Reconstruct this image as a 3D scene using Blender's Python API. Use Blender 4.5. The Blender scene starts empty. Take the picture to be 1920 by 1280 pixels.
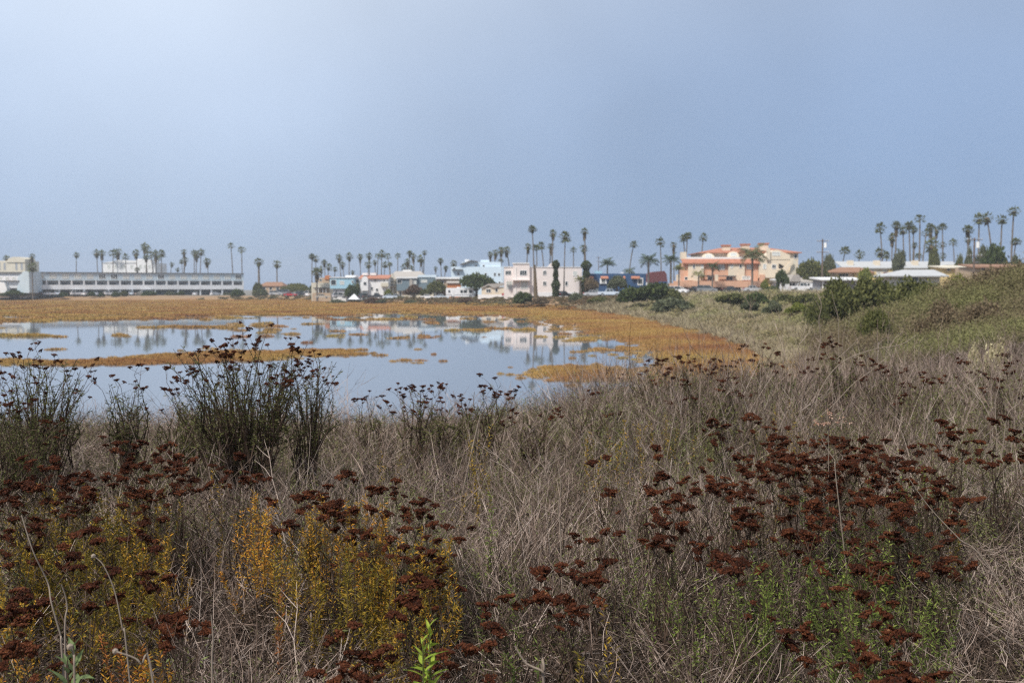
import bpy, math, random
import numpy as np
from mathutils import Vector, Matrix, Euler

R = math.radians
rnd = random.Random(7)
nrng = np.random.default_rng(11)
scene = bpy.context.scene
COL = scene.collection

# ------------------------------------------------------------------ camera
F = 1867.0                       # focal length in photo pixels (1920 wide), 35 mm lens
EYE = Vector((0.0, 0.0, 4.7))    # water level is z = 0
PITCH = math.atan(100.0 / F)
CP, SP = math.cos(PITCH), math.sin(PITCH)
cam_d = bpy.data.cameras.new('camera')
cam_d.lens = 35.0
cam_d.sensor_width = 36.0
cam_d.clip_start = 0.05
cam_d.clip_end = 9000.0
cam_d.dof.use_dof = True
cam_d.dof.focus_distance = 3.7
cam_d.dof.aperture_fstop = 5.2
cam = bpy.data.objects.new('camera', cam_d)
cam.location = EYE
cam.rotation_euler = (math.pi / 2 - PITCH, 0, 0)
COL.objects.link(cam)
scene.camera = cam

# ------------------------------------------------------------------ world: overcast marine layer over a Nishita sky
SUN_EL, SUN_AZ = R(52), R(-142)   # azimuth measured from +y (view direction), negative = left; behind the left shoulder
world = bpy.data.worlds.new('World')
scene.world = world
world.use_nodes = True
wt = world.node_tree
for n in list(wt.nodes):
    wt.nodes.remove(n)
wout = wt.nodes.new('ShaderNodeOutputWorld')
sky = wt.nodes.new('ShaderNodeTexSky')
sky.sky_type = 'NISHITA'
sky.sun_disc = False
sky.sun_elevation = SUN_EL
sky.sun_rotation = SUN_AZ
bg_sky = wt.nodes.new('ShaderNodeBackground')
bg_sky.inputs['Strength'].default_value = 0.08
wt.links.new(sky.outputs[0], bg_sky.inputs['Color'])
tc = wt.nodes.new('ShaderNodeTexCoord')
sep = wt.nodes.new('ShaderNodeSeparateXYZ')
wt.links.new(tc.outputs['Generated'], sep.inputs[0])
ramp = wt.nodes.new('ShaderNodeValToRGB')
el = ramp.color_ramp.elements
stops = [(0.0, (0.172, 0.272, 0.455)), (0.035, (0.182, 0.284, 0.468)), (0.10, (0.218, 0.317, 0.500)), (0.20, (0.264, 0.360, 0.538)),
         (0.32, (0.345, 0.425, 0.570)), (0.60, (0.52, 0.57, 0.66)), (1.0, (0.70, 0.73, 0.78))]
el[0].position, el[0].color = stops[0][0], (*stops[0][1], 1)
el[1].position, el[1].color = stops[-1][0], (*stops[-1][1], 1)
for p, c in stops[1:-1]:
    e = el.new(p)
    e.color = (*c, 1)
wt.links.new(sep.outputs['Z'], ramp.inputs[0])
# thin bright place in the cloud layer, upper left of the view
bd = Vector(((250 - 960) / F, 1.0, (540 + 230) / F)).normalized()
dot = wt.nodes.new('ShaderNodeVectorMath')
dot.operation = 'DOT_PRODUCT'
wt.links.new(tc.outputs['Generated'], dot.inputs[0])
dot.inputs[1].default_value = bd
mx = wt.nodes.new('ShaderNodeMath'); mx.operation = 'MAXIMUM'; mx.inputs[1].default_value = 0.0
wt.links.new(dot.outputs['Value'], mx.inputs[0])
pw = wt.nodes.new('ShaderNodeMath'); pw.operation = 'POWER'; pw.inputs[1].default_value = 15.0
wt.links.new(mx.outputs[0], pw.inputs[0])
nz = wt.nodes.new('ShaderNodeTexNoise')
nz.inputs['Scale'].default_value = 3.4
nz.inputs['Detail'].default_value = 4.0
nz.inputs['Roughness'].default_value = 0.45
wt.links.new(tc.outputs['Generated'], nz.inputs['Vector'])
nm = wt.nodes.new('ShaderNodeMapRange')
nm.inputs['From Min'].default_value = 0.3; nm.inputs['From Max'].default_value = 0.7
nm.inputs['To Min'].default_value = 0.90; nm.inputs['To Max'].default_value = 1.10
wt.links.new(nz.outputs['Fac'], nm.inputs[0])
glow = wt.nodes.new('ShaderNodeVectorMath'); glow.operation = 'SCALE'
glow.inputs[0].default_value = (0.34, 0.345, 0.325)
wt.links.new(pw.outputs[0], glow.inputs['Scale'])
addv = wt.nodes.new('ShaderNodeVectorMath'); addv.operation = 'ADD'
wt.links.new(ramp.outputs[0], addv.inputs[0])
wt.links.new(glow.outputs[0], addv.inputs[1])
mulv = wt.nodes.new('ShaderNodeVectorMath'); mulv.operation = 'SCALE'
wt.links.new(addv.outputs[0], mulv.inputs[0])
wt.links.new(nm.outputs[0], mulv.inputs['Scale'])
bg_cloud = wt.nodes.new('ShaderNodeBackground')
bg_cloud.inputs['Strength'].default_value = 1.12
wt.links.new(mulv.outputs[0], bg_cloud.inputs['Color'])
mixw = wt.nodes.new('ShaderNodeMixShader')
mixw.inputs[0].default_value = 0.9
wt.links.new(bg_sky.outputs[0], mixw.inputs[1])
wt.links.new(bg_cloud.outputs[0], mixw.inputs[2])
wt.links.new(mixw.outputs[0], wout.inputs['Surface'])

sun_d = bpy.data.lights.new('sun', 'SUN')
sun_d.energy = 4.1
sun_d.angle = R(9)
sun_d.color = (1.0, 0.95, 0.87)
sun = bpy.data.objects.new('sun', sun_d)
sdir = Vector((math.sin(SUN_AZ) * math.cos(SUN_EL), math.cos(SUN_AZ) * math.cos(SUN_EL), math.sin(SUN_EL)))
sun.rotation_euler = sdir.to_track_quat('Z', 'Y').to_euler()
sun.location = (-20, -20, 60)
COL.objects.link(sun)

scene.cycles.use_denoising = False
scene.cycles.filter_width = 1.2
vs = scene.view_settings
scene.display_settings.display_device = 'sRGB'
vs.view_transform = 'Standard'
vs.look = 'None'
vs.exposure = 0.10
vs.gamma = 1.0
vs.use_curve_mapping = False

# ------------------------------------------------------------------ helpers
def ray(px, py):
    cx, cy = (px - 960) / F, (640 - py) / F
    return Vector((cx, CP + SP * cy, -SP + CP * cy))

def at(px, py, Y):
    d = ray(px, py)
    return EYE + d * (Y / d.y)

def on_z(px, py, z):
    d = ray(px, py)
    return EYE + d * ((z - EYE.z) / d.z)

def smooth(a, b, x):
    t = np.clip((np.asarray(x, float) - a) / (b - a), 0, 1)
    return t * t * (3 - 2 * t)

def tag(o, label=None, cat=None, group=None, kind=None):
    if label: o['label'] = label
    if cat: o['category'] = cat
    if group: o['group'] = group
    if kind: o['kind'] = kind
    return o

def empty(name, loc, rz=0.0):
    o = bpy.data.objects.new(name, None)
    o.empty_display_size = 0.2
    o.location = loc
    o.rotation_euler = (0, 0, rz)
    COL.objects.link(o)
    return o

def link(name, me, parent=None, mat=None):
    o = bpy.data.objects.new(name, me)
    COL.objects.link(o)
    if parent is not None:
        o.parent = parent
    if mat is not None:
        me.materials.clear()
        me.materials.append(mat)
    return o

class MB:
    def __init__(self):
        self.v, self.f = [], []
    def quad(self, a, b, c, d):
        n = len(self.v); self.v += [tuple(a), tuple(b), tuple(c), tuple(d)]; self.f.append((n, n + 1, n + 2, n + 3))
    def tri(self, a, b, c):
        n = len(self.v); self.v += [tuple(a), tuple(b), tuple(c)]; self.f.append((n, n + 1, n + 2))
    def box(self, x0, x1, y0, y1, z0, z1):
        n = len(self.v)
        self.v += [(x0, y0, z0), (x1, y0, z0), (x1, y1, z0), (x0, y1, z0), (x0, y0, z1), (x1, y0, z1), (x1, y1, z1), (x0, y1, z1)]
        for q in ((0, 3, 2, 1), (4, 5, 6, 7), (0, 1, 5, 4), (1, 2, 6, 5), (2, 3, 7, 6), (3, 0, 4, 7)):
            self.f.append(tuple(n + i for i in q))
        return self
    def extrude(self, poly, y0, y1):
        """poly: (x, z) list counter-clockwise seen from -y"""
        n, k = len(self.v), len(poly)
        self.v += [(x, y0, z) for x, z in poly] + [(x, y1, z) for x, z in poly]
        self.f.append(tuple(n + i for i in range(k)))
        self.f.append(tuple(n + k + i for i in reversed(range(k))))
        for i in range(k):
            j = (i + 1) % k
            self.f.append((n + i, n + k + i, n + k + j, n + j))
        return self
    def tube(self, pts, radii, sides=3, cap=False):
        n0 = len(self.v)
        k = len(pts)
        for i in range(k):
            a = pts[max(0, i - 1)]; b = pts[min(k - 1, i + 1)]
            d = Vector(b) - Vector(a)
            if d.length < 1e-9: d = Vector((0, 0, 1))
            d.normalize()
            h = Vector((1, 0, 0)) if abs(d.x) < 0.8 else Vector((0, 1, 0))
            u = d.cross(h).normalized(); w = d.cross(u)
            r = radii[i] if isinstance(radii, (list, tuple)) else radii
            for s in range(sides):
                t = 2 * math.pi * s / sides
                p = Vector(pts[i]) + u * (r * math.cos(t)) + w * (r * math.sin(t))
                self.v.append((p.x, p.y, p.z))
        for i in range(k - 1):
            for s in range(sides):
                s2 = (s + 1) % sides
                a = n0 + i * sides
                self.f.append((a + s, a + s2, a + sides + s2, a + sides + s))
        if cap:
            self.f.append(tuple(n0 + s for s in reversed(range(sides))))
            self.f.append(tuple(n0 + (k - 1) * sides + s for s in range(sides)))
        return self
    def cyl(self, c, r, h, sides=10, axis='z'):
        c = Vector(c)
        ax = {'z': Vector((0, 0, 1)), 'y': Vector((0, 1, 0)), 'x': Vector((1, 0, 0))}[axis]
        return self.tube([c - ax * h / 2, c + ax * h / 2], r, sides, True)
    def mesh(self, name, mat=None, smooth_=False):
        me = bpy.data.meshes.new(name)
        me.from_pydata(self.v, [], self.f)
        if mat: me.materials.append(mat)
        if smooth_:
            me.polygons.foreach_set('use_smooth', [True] * len(me.polygons))
        me.update()
        return me
    def build(self, name, mat=None, parent=None, smooth_=False):
        return link(name, self.mesh(name, mat, smooth_), parent)

# ------------------------------------------------------------------ materials
def new_mat(name):
    m = bpy.data.materials.new(name)
    m.use_nodes = True
    t = m.node_tree
    b = t.nodes['Principled BSDF']
    return m, t, b

def plain(name, col, rough=0.7, metal=0.0, spec=0.3, var=0.10, scale=0.6, bump=0.0):
    """flat paint or plaster with broad uneven wear"""
    m, t, b = new_mat(name)
    b.inputs['Roughness'].default_value = rough
    b.inputs['Metallic'].default_value = metal
    b.inputs['Specular IOR Level'].default_value = spec
    tcn = t.nodes.new('ShaderNodeTexCoord')
    n = t.nodes.new('ShaderNodeTexNoise')
    n.inputs['Scale'].default_value = scale
    n.inputs['Detail'].default_value = 6
    n.inputs['Roughness'].default_value = 0.65
    t.links.new(tcn.outputs['Object'], n.inputs['Vector'])
    mr = t.nodes.new('ShaderNodeMapRange')
    mr.inputs['From Min'].default_value = 0.3; mr.inputs['From Max'].default_value = 0.7
    mr.inputs['To Min'].default_value = 1 - var; mr.inputs['To Max'].default_value = 1 + var * 0.5
    t.links.new(n.outputs['Fac'], mr.inputs[0])
    sc = t.nodes.new('ShaderNodeVectorMath'); sc.operation = 'SCALE'
    sc.inputs[0].default_value = col
    t.links.new(mr.outputs[0], sc.inputs['Scale'])
    t.links.new(sc.outputs[0], b.inputs['Base Color'])
    if bump > 0:
        n2 = t.nodes.new('ShaderNodeTexNoise'); n2.inputs['Scale'].default_value = scale * 14
        t.links.new(tcn.outputs['Object'], n2.inputs['Vector'])
        bp = t.nodes.new('ShaderNodeBump'); bp.inputs['Strength'].default_value = bump
        t.links.new(n2.outputs['Fac'], bp.inputs['Height'])
        t.links.new(bp.outputs[0], b.inputs['Normal'])
    return m

def rampmat(name, cols, w_island=1.0, w_obj=0.0, w_loc=0.0, loc_scale=0.1, rough=0.75, transl=0.0, spec=0.15):
    """colour picked per leaf / stem (mesh island), per plant (object) and per place (patchy noise)"""
    m, t, b = new_mat(name)
    b.inputs['Roughness'].default_value = rough
    b.inputs['Specular IOR Level'].default_value = spec
    r = t.nodes.new('ShaderNodeValToRGB')
    e = r.color_ramp.elements
    e[0].position, e[0].color = cols[0][0], (*cols[0][1], 1)
    e[1].position, e[1].color = cols[-1][0], (*cols[-1][1], 1)
    for p, c in cols[1:-1]:
        x = e.new(p); x.color = (*c, 1)
    geo = t.nodes.new('ShaderNodeNewGeometry')
    oi = t.nodes.new('ShaderNodeObjectInfo')
    acc = None
    def add(sock, w):
        nonlocal acc
        ml = t.nodes.new('ShaderNodeMath'); ml.operation = 'MULTIPLY'; ml.inputs[1].default_value = w
        t.links.new(sock, ml.inputs[0])
        if acc is None:
            acc = ml.outputs[0]
        else:
            ad = t.nodes.new('ShaderNodeMath'); ad.operation = 'ADD'
            t.links.new(acc, ad.inputs[0]); t.links.new(ml.outputs[0], ad.inputs[1])
            acc = ad.outputs[0]
    if w_island: add(geo.outputs['Random Per Island'], w_island)
    if w_obj: add(oi.outputs['Random'], w_obj)
    if w_loc:
        nn = t.nodes.new('ShaderNodeTexNoise'); nn.inputs['Scale'].default_value = loc_scale; nn.inputs['Detail'].default_value = 3
        t.links.new(oi.outputs['Location'], nn.inputs['Vector'])
        mr = t.nodes.new('ShaderNodeMapRange'); mr.inputs['From Min'].default_value = 0.32; mr.inputs['From Max'].default_value = 0.68
        t.links.new(nn.outputs['Fac'], mr.inputs[0])
        add(mr.outputs[0], w_loc)
    t.links.new(acc, r.inputs[0])
    t.links.new(r.outputs[0], b.inputs['Base Color'])
    if transl > 0:
        tr = t.nodes.new('ShaderNodeBsdfTranslucent')
        t.links.new(r.outputs[0], tr.inputs['Color'])
        mxs = t.nodes.new('ShaderNodeMixShader'); mxs.inputs[0].default_value = transl
        t.links.new(b.outputs[0], mxs.inputs[1]); t.links.new(tr.outputs[0], mxs.inputs[2])
        t.links.new(mxs.outputs[0], t.nodes['Material Output'].inputs['Surface'])
    return m

M = {}
M['white'] = plain('white_stucco', (0.80, 0.80, 0.80), 0.8, var=0.06)
M['trim_white'] = plain('white_trim', (0.82, 0.82, 0.81), 0.6, var=0.05)
M['siding_blue'] = plain('pale_blue_siding', (0.54, 0.64, 0.71), 0.75, var=0.08)
M['rail_white'] = plain('weathered_white_rail', (0.74, 0.75, 0.77), 0.7, var=0.10)
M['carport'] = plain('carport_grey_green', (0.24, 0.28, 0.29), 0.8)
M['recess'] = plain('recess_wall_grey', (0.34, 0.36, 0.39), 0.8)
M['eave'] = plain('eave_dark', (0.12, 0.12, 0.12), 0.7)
M['glass'] = plain('window_glass', (0.035, 0.045, 0.05), 0.08, spec=0.6, var=0.2)
M['pale_glass'] = plain('curtained_glass', (0.56, 0.58, 0.55), 0.15, spec=0.5, var=0.15)
M['beige'] = plain('beige_stucco', (0.66, 0.61, 0.50), 0.85)
M['cream'] = plain('cream_stucco', (0.74, 0.64, 0.50), 0.85, var=0.06)
M['yellowcream'] = plain('yellow_stucco', (0.72, 0.56, 0.27), 0.85)
M['peach'] = plain('peach_stucco', (0.68, 0.40, 0.27), 0.85, var=0.08)
M['pink'] = plain('pale_pink_stucco', (0.79, 0.715, 0.685), 0.85, var=0.05)
M['ltblue'] = plain('light_blue_stucco', (0.36, 0.58, 0.70), 0.8, var=0.05)
M['paleblue'] = plain('pale_ice_blue_stucco', (0.62, 0.73, 0.82), 0.8, var=0.06)
M['navy'] = plain('navy_blue_stucco', (0.035, 0.085, 0.19), 0.75)
M['teal'] = plain('grey_teal_siding', (0.16, 0.22, 0.26), 0.75)
M['tanroof'] = plain('tan_grey_shingle', (0.40, 0.37, 0.34), 0.9, var=0.15, scale=2)
M['greyroof'] = plain('pale_grey_roofing', (0.44, 0.45, 0.46), 0.8, var=0.12, scale=1)
M['whiteroof'] = plain('white_flat_roofing', (0.78, 0.79, 0.80), 0.7, var=0.08)
M['brownroof'] = plain('brown_tile', (0.30, 0.17, 0.11), 0.85, var=0.25, scale=2)
M['tile'] = plain('red_clay_tile', (0.45, 0.195, 0.125), 0.85, var=0.30, scale=1.6, bump=0.5)
M['orangewall'] = plain('orange_stucco', (0.52, 0.20, 0.08), 0.85)
M['maroon'] = plain('maroon_shingle', (0.15, 0.05, 0.055), 0.85, var=0.2)
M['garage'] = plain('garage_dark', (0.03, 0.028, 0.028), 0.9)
M['wood'] = plain('weathered_pole_wood', (0.16, 0.12, 0.10), 0.9, var=0.3, scale=3)
M['metal'] = plain('grey_painted_metal', (0.55, 0.57, 0.60), 0.45)
M['tyre'] = plain('tyre_rubber', (0.02, 0.02, 0.02), 0.85)
M['rim'] = plain('wheel_alloy', (0.45, 0.46, 0.47), 0.35, metal=0.6)
M['tan'] = plain('tan_plaster', (0.48, 0.36, 0.25), 0.9)
for nm_, c in dict(car_white=(0.80, 0.81, 0.83), car_silver=(0.50, 0.52, 0.55), car_dark=(0.045, 0.05, 0.06), car_red=(0.42, 0.04, 0.05),
                   car_grey=(0.22, 0.24, 0.26), car_pale=(0.62, 0.70, 0.80), car_beige=(0.50, 0.45, 0.38)).items():
    M[nm_] = plain(nm_ + '_paint', c, 0.28, spec=0.5, var=0.04)
M['lamp'] = plain('clear_lens', (0.75, 0.75, 0.72), 0.15, spec=0.6)
M['taillamp'] = plain('red_lens', (0.4, 0.02, 0.02), 0.2, spec=0.6)
M['palm'] = rampmat('palm_frond_green', [(0, (0.070, 0.090, 0.045)), (0.5, (0.150, 0.172, 0.080)), (1, (0.25, 0.255, 0.12))], 0.8, 0.2, transl=0.4)
M['palm_blue'] = rampmat('feather_palm_green', [(0, (0.045, 0.070, 0.038)), (0.5, (0.080, 0.115, 0.060)), (1, (0.13, 0.16, 0.075))], 0.8, 0.2, transl=0.2)
M['palm_yellow'] = rampmat('yellow_palm_green', [(0, (0.09, 0.10, 0.02)), (0.5, (0.17, 0.18, 0.035)), (1, (0.26, 0.25, 0.06))], 0.8, 0.2, transl=0.2)
M['skirt'] = rampmat('dead_frond_brown', [(0, (0.06, 0.045, 0.03)), (0.5, (0.12, 0.09, 0.055)), (1, (0.20, 0.15, 0.09))], 0.8, 0.2)
M['trunk'] = plain('palm_trunk', (0.17, 0.145, 0.125), 0.9, var=0.35, scale=2.5)
M['bark'] = plain('tree_bark', (0.11, 0.085, 0.065), 0.9, var=0.3, scale=3)
G_DARK = [(0, (0.026, 0.040, 0.014)), (0.5, (0.058, 0.082, 0.027)), (1, (0.115, 0.135, 0.045))]
G_MID = [(0, (0.048, 0.056, 0.020)), (0.5, (0.100, 0.108, 0.036)), (1, (0.175, 0.172, 0.060))]
G_GREY = [(0, (0.060, 0.068, 0.040)), (0.5, (0.105, 0.118, 0.068)), (1, (0.17, 0.18, 0.10))]
G_YEL = [(0, (0.07, 0.09, 0.015)), (0.5, (0.15, 0.17, 0.03)), (1, (0.25, 0.25, 0.06))]
G_RED = [(0, (0.060, 0.035, 0.026)), (0.5, (0.125, 0.075, 0.052)), (1, (0.18, 0.13, 0.085))]
G_BROWN = [(0, (0.080, 0.056, 0.034)), (0.5, (0.16, 0.118, 0.072)), (1, (0.25, 0.195, 0.12))]
for k, c in dict(dark=G_DARK, mid=G_MID, grey=G_GREY, yel=G_YEL, red=G_RED, brown=G_BROWN).items():
    M['leaf_' + k] = rampmat('leaf_' + k, c, 0.85, 0.15, transl=0.15)

# ------------------------------------------------------------------ terrain
BASIN = np.array([(-700, 60), (-300, 30), (-100, 24), (-20, 19.5), (-4, 20.5), (1, 25), (5, 34), (9, 46), (13, 62), (15.5, 76), (16, 108), (17, 146),
                  (14, 190), (2, 222), (-15, 258), (-45, 300), (-62, 340), (-80, 372), (-120, 388), (-300, 392), (-700, 380)], float)

def sdist(x, y):
    """signed distance to the basin outline, positive on dry land"""
    x = np.asarray(x, float); y = np.asarray(y, float)
    d = np.full(x.shape, 1e9); inside = np.zeros(x.shape, bool)
    n = len(BASIN)
    for i in range(n):
        ax, ay = BASIN[i]; bx, by = BASIN[(i + 1) % n]
        ex, ey = bx - ax, by - ay
        t = np.clip(((x - ax) * ex + (y - ay) * ey) / (ex * ex + ey * ey), 0, 1)
        d = np.minimum(d, np.hypot(x - ax - t * ex, y - ay - t * ey))
        c = ((ay > y) != (by > y)) & (x < (bx - ax) * (y - ay) / ((by - ay) if by != ay else 1e-9) + ax)
        inside ^= c
    return np.where(inside, -d, d)

_ph = np.random.default_rng(3).uniform(0, 6.28, (40,))
def vnoise(x, y, scale, seed=0):
    """cheap smooth noise in about -1..1: a few rotated sines"""
    s = 0
    for k in range(6):
        a = 0.9 * k + seed * 1.7
        f = (1.0 + 0.37 * k) / scale
        s = s + np.sin((x * math.cos(a) + y * math.sin(a)) * f * 6.28 + _ph[(k + seed * 5) % 40] + 1.3 * np.sin((x * math.sin(a * 1.7) - y * math.cos(a * 1.7)) * f * 2.9 + _ph[(k * 3 + seed) % 40]))
    return s / 3.2

def islands(x, y, d):
    """> 0 where pickleweed stands above the shallow water"""
    r = np.hypot(x, y)
    s = np.full(np.shape(x), -0.62)
    # shore belts
    belt = np.interp(y, [0, 40, 70, 110, 150, 200, 250, 320, 420], [2, 3, 5, 9, 16, 24, 34, 60, 110])
    right = smooth(-70, -10, x) if np.ndim(x) else smooth(-70, -10, np.asarray(x))
    belt = belt * (0.45 + 0.55 * right) + 55 * smooth(200, 330, y) * (1 - right)
    s = s + 1.35 * (1 - smooth(0.25, 1.0, -d / np.maximum(belt, 0.1)))
    for (cx, cy, rx, ry, a) in [(-27, 63, 6, 2.6, .95), (-19.5, 68, 6, 4.5, 1.0), (-14, 74, 3, 2, .6), (3.8, 55, 2.6, 4.5, 1.2), (-40, 62, 8, 4, .7),
                                (-9, 62, 2.5, 2.5, .35), (-6, 64, 2, 2, .35), (-70, 185, 28, 14, .8), (-25, 212, 26, 10, .6), (-14, 172, 10, 4, .35),
                                (-120, 165, 40, 12, .6), (-60, 150, 16, 5, .5), (7, 92, 5, 9, .5), (9, 75, 4, 7, .5), (-2, 140, 8, 5, .3), (-32, 122, 12, 4, .25), (-55, 98, 14, 4, .35)]:
        s = s + a * np.exp(-((x - cx) / rx) ** 2 - ((y - cy) / ry) ** 2)
    s = s + 0.62 * smooth(140, 230, y) * smooth(-5, -30, x) * (1 - 0.25 * smooth(-60, -160, x))
    amp = np.interp(r, [30, 100, 250], [0.20, 0.36, 0.66])
    s = s + amp * (0.5 * vnoise(x * .5, y, 40, 1) + 0.55 * vnoise(x * .45, y, 14, 2) + 0.4 * vnoise(x * .6, y, 5.0, 3))
    return s

def terrain(x, y, full=False):
    x = np.asarray(x, float); y = np.asarray(y, float)
    d = sdist(x, y)
    h_far = np.interp(x, [-200, -30, -5, 8, 36, 60, 120], [1.75, 1.6, 1.9, 2.4, 3.3, 3.65, 3.7])
    w_near = 1 - smooth(22, 60, y)
    w_far = smooth(150, 228, y)
    H = 3.12 * w_near + (1 - w_near) * (2.2 * (1 - w_far) + h_far * w_far)
    W = 11.5 * w_near + (1 - w_near) * (26 * (1 - w_far) + 16 * w_far)
    z = 0.02 + H * smooth(0, 1, d / W)
    z = z + 2.6 * np.exp(-((x - 26) / 11.0) ** 2 - ((y - 47) / 11.0) ** 2) + 1.1 * np.exp(-((x - 44) / 14.0) ** 2 - ((y - 52) / 14.0) ** 2)
    z = z + 0.05 * vnoise(x, y, 5.0, 4) * smooth(1, 6, d) * (1 - 0.6 * smooth(200, 260, y))
    isl = islands(x, y, d)
    zin = np.clip(-0.14 + 0.30 * isl, -0.22, 0.04)
    z = np.where(d < 0, zin, np.maximum(z, 0.03))
    return (z, d, isl) if full else z

def gz(x, y):
    return float(terrain(np.array([x]), np.array([y]))[0])

ang = np.concatenate([np.arange(-180, -60, 6.0), np.arange(-60, -36, 1.0), np.arange(-36, 36, 0.28), np.arange(36, 60, 1.0), np.arange(60, 180, 6.0)])
rad = np.concatenate([[0.4], np.geomspace(0.8, 500, 250), np.geomspace(560, 1600, 8)])
A, RR = np.meshgrid(np.radians(ang), rad)
GX, GY = RR * np.sin(A), RR * np.cos(A)
GZ, GD, GI = terrain(GX.ravel(), GY.ravel(), True)
na, nr = len(ang), len(rad)
gv = np.stack([GX.ravel(), GY.ravel(), GZ], 1)
faces = []
for i in range(nr - 1):
    for j in range(na):
        j2 = (j + 1) % na
        faces.append((i * na + j, i * na + j2, (i + 1) * na + j2, (i + 1) * na + j))
gv = np.vstack([gv, [[0, 0, float(gv[:na, 2].mean())]]])
for j in range(na):
    faces.append((len(gv) - 1, (j + 1) % na, j))
gme = bpy.data.meshes.new('ground')
gme.from_pydata(gv.tolist(), [], faces)
gme.polygons.foreach_set('use_smooth', [True] * len(gme.polygons))
# what the ground is made of, by place
X, Y_, D, I = gv[:-1, 0], gv[:-1, 1], GD, GI
def mixc(a, b, w):
    return a * (1 - w[:, None]) + b * w[:, None]
c = np.tile(np.array([0.050, 0.036, 0.026]), (len(X), 1))                       # litter under the brush, darkened to deepen the shade between stems
c = mixc(c, np.array([0.25, 0.195, 0.125]), smooth(40, 75, Y_))                   # meadow
n1 = 0.5 + 0.5 * vnoise(X, Y_, 26, 6)
c = mixc(c, np.array([0.33, 0.235, 0.165]), smooth(0.35, 0.75, n1) * smooth(90, 140, Y_) * 0.9)
c = mixc(c, np.array([0.30, 0.20, 0.12]), smooth(170, 215, Y_))
c = mixc(c, np.array([0.20, 0.19, 0.17]), smooth(14, 26, D) * smooth(215, 240, Y_))
marsh = (1 - smooth(-1, 4, D)) * smooth(20, 34, np.hypot(X, Y_))
nb = np.clip(0.5 + 0.6 * vnoise(X, Y_, 30, 7), 0, 1)
c = mixc(c, np.outer(1 - nb, (0.28, 0.145, 0.07)) + np.outer(nb, (0.36, 0.225, 0.085)), marsh)
c = mixc(c, np.array([0.07, 0.06, 0.05]), ((D < 0) & (I < 0.15)).astype(float))     # mud below the water
c = np.vstack([c, c[0]])
ca = gme.color_attributes.new('Col', 'FLOAT_COLOR', 'POINT')
ca.data.foreach_set('color', np.hstack([c, np.ones((len(c), 1))]).astype(np.float32).ravel())
gm, t, b = new_mat('ground_soil_and_litter')
b.inputs['Roughness'].default_value = 0.95
b.inputs['Specular IOR Level'].default_value = 0.1
at_ = t.nodes.new('ShaderNodeVertexColor'); at_.layer_name = 'Col'
geo = t.nodes.new('ShaderNodeNewGeometry')
n = t.nodes.new('ShaderNodeTexNoise'); n.inputs['Scale'].default_value = 1.7; n.inputs['Detail'].default_value = 9; n.inputs['Roughness'].default_value = 0.7
t.links.new(geo.outputs['Position'], n.inputs['Vector'])
mr = t.nodes.new('ShaderNodeMapRange'); mr.inputs['From Min'].default_value = .3; mr.inputs['From Max'].default_value = .7; mr.inputs['To Min'].default_value = .62; mr.inputs['To Max'].default_value = 1.3
t.links.new(n.outputs['Fac'], mr.inputs[0])
sc = t.nodes.new('ShaderNodeVectorMath'); sc.operation = 'SCALE'
t.links.new(at_.outputs[0], sc.inputs[0]); t.links.new(mr.outputs[0], sc.inputs['Scale'])
t.links.new(sc.outputs[0], b.inputs['Base Color'])
bp = t.nodes.new('ShaderNodeBump'); bp.inputs['Strength'].default_value = 0.6; bp.inputs['Distance'].default_value = 0.08
t.links.new(n.outputs['Fac'], bp.inputs['Height']); t.links.new(bp.outputs[0], b.inputs['Normal'])
ground = link('ground', gme, None, gm)
tag(ground, 'marsh floor, sandy bank and town ground under everything', 'ground', kind='structure')

# water of the marsh
wm, t, b = new_mat('marsh_water')
b.inputs['Base Color'].default_value = (0.15, 0.17, 0.20, 1)
b.inputs['Roughness'].default_value = 0.028
b.inputs['IOR'].default_value = 1.38
b.inputs['Specular IOR Level'].default_value = 0.5
geo = t.nodes.new('ShaderNodeNewGeometry')
mp = t.nodes.new('ShaderNodeMapping'); mp.inputs['Scale'].default_value = (0.8, 0.8, 1)
t.links.new(geo.outputs['Position'], mp.inputs[0])
n = t.nodes.new('ShaderNodeTexNoise'); n.inputs['Scale'].default_value = 1.6; n.inputs['Detail'].default_value = 2
t.links.new(mp.outputs[0], n.inputs['Vector'])
bp = t.nodes.new('ShaderNodeBump'); bp.inputs['Strength'].default_value = 0.009; bp.inputs['Distance'].default_value = 0.1
t.links.new(n.outputs['Fac'], bp.inputs['Height']); t.links.new(bp.outputs[0], b.inputs['Normal'])
mb = MB()
P = [tuple(p) for p in BASIN]
me = bpy.data.meshes.new('water')
cen = np.array([[-60.0, 150.0]])
# slightly larger than the basin so its edge lies under the bank
P2 = [(px_ + (px_ + 60) * 0.004, py_ + (py_ - 150) * 0.004, 0.0) for px_, py_ in P]
me.from_pydata(P2, [], [tuple(range(len(P2)))])
water = link('water', me, None, wm)
tag(water, 'still shallow marsh water mirroring the houses and palms', 'water', kind='structure')

# ------------------------------------------------------------------ leaf clouds, bushes, trees
def quads_mesh(name, V, mat, k=4):
    n = len(V) // k
    me = bpy.data.meshes.new(name)
    me.vertices.add(len(V)); me.vertices.foreach_set('co', V.astype(np.float32).ravel())
    me.loops.add(n * k); me.loops.foreach_set('vertex_index', np.arange(n * k, dtype=np.int32))
    me.polygons.add(n)
    me.polygons.foreach_set('loop_start', np.arange(0, n * k, k, dtype=np.int32))
    me.update(calc_edges=True)
    if mat: me.materials.append(mat)
    return me

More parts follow.
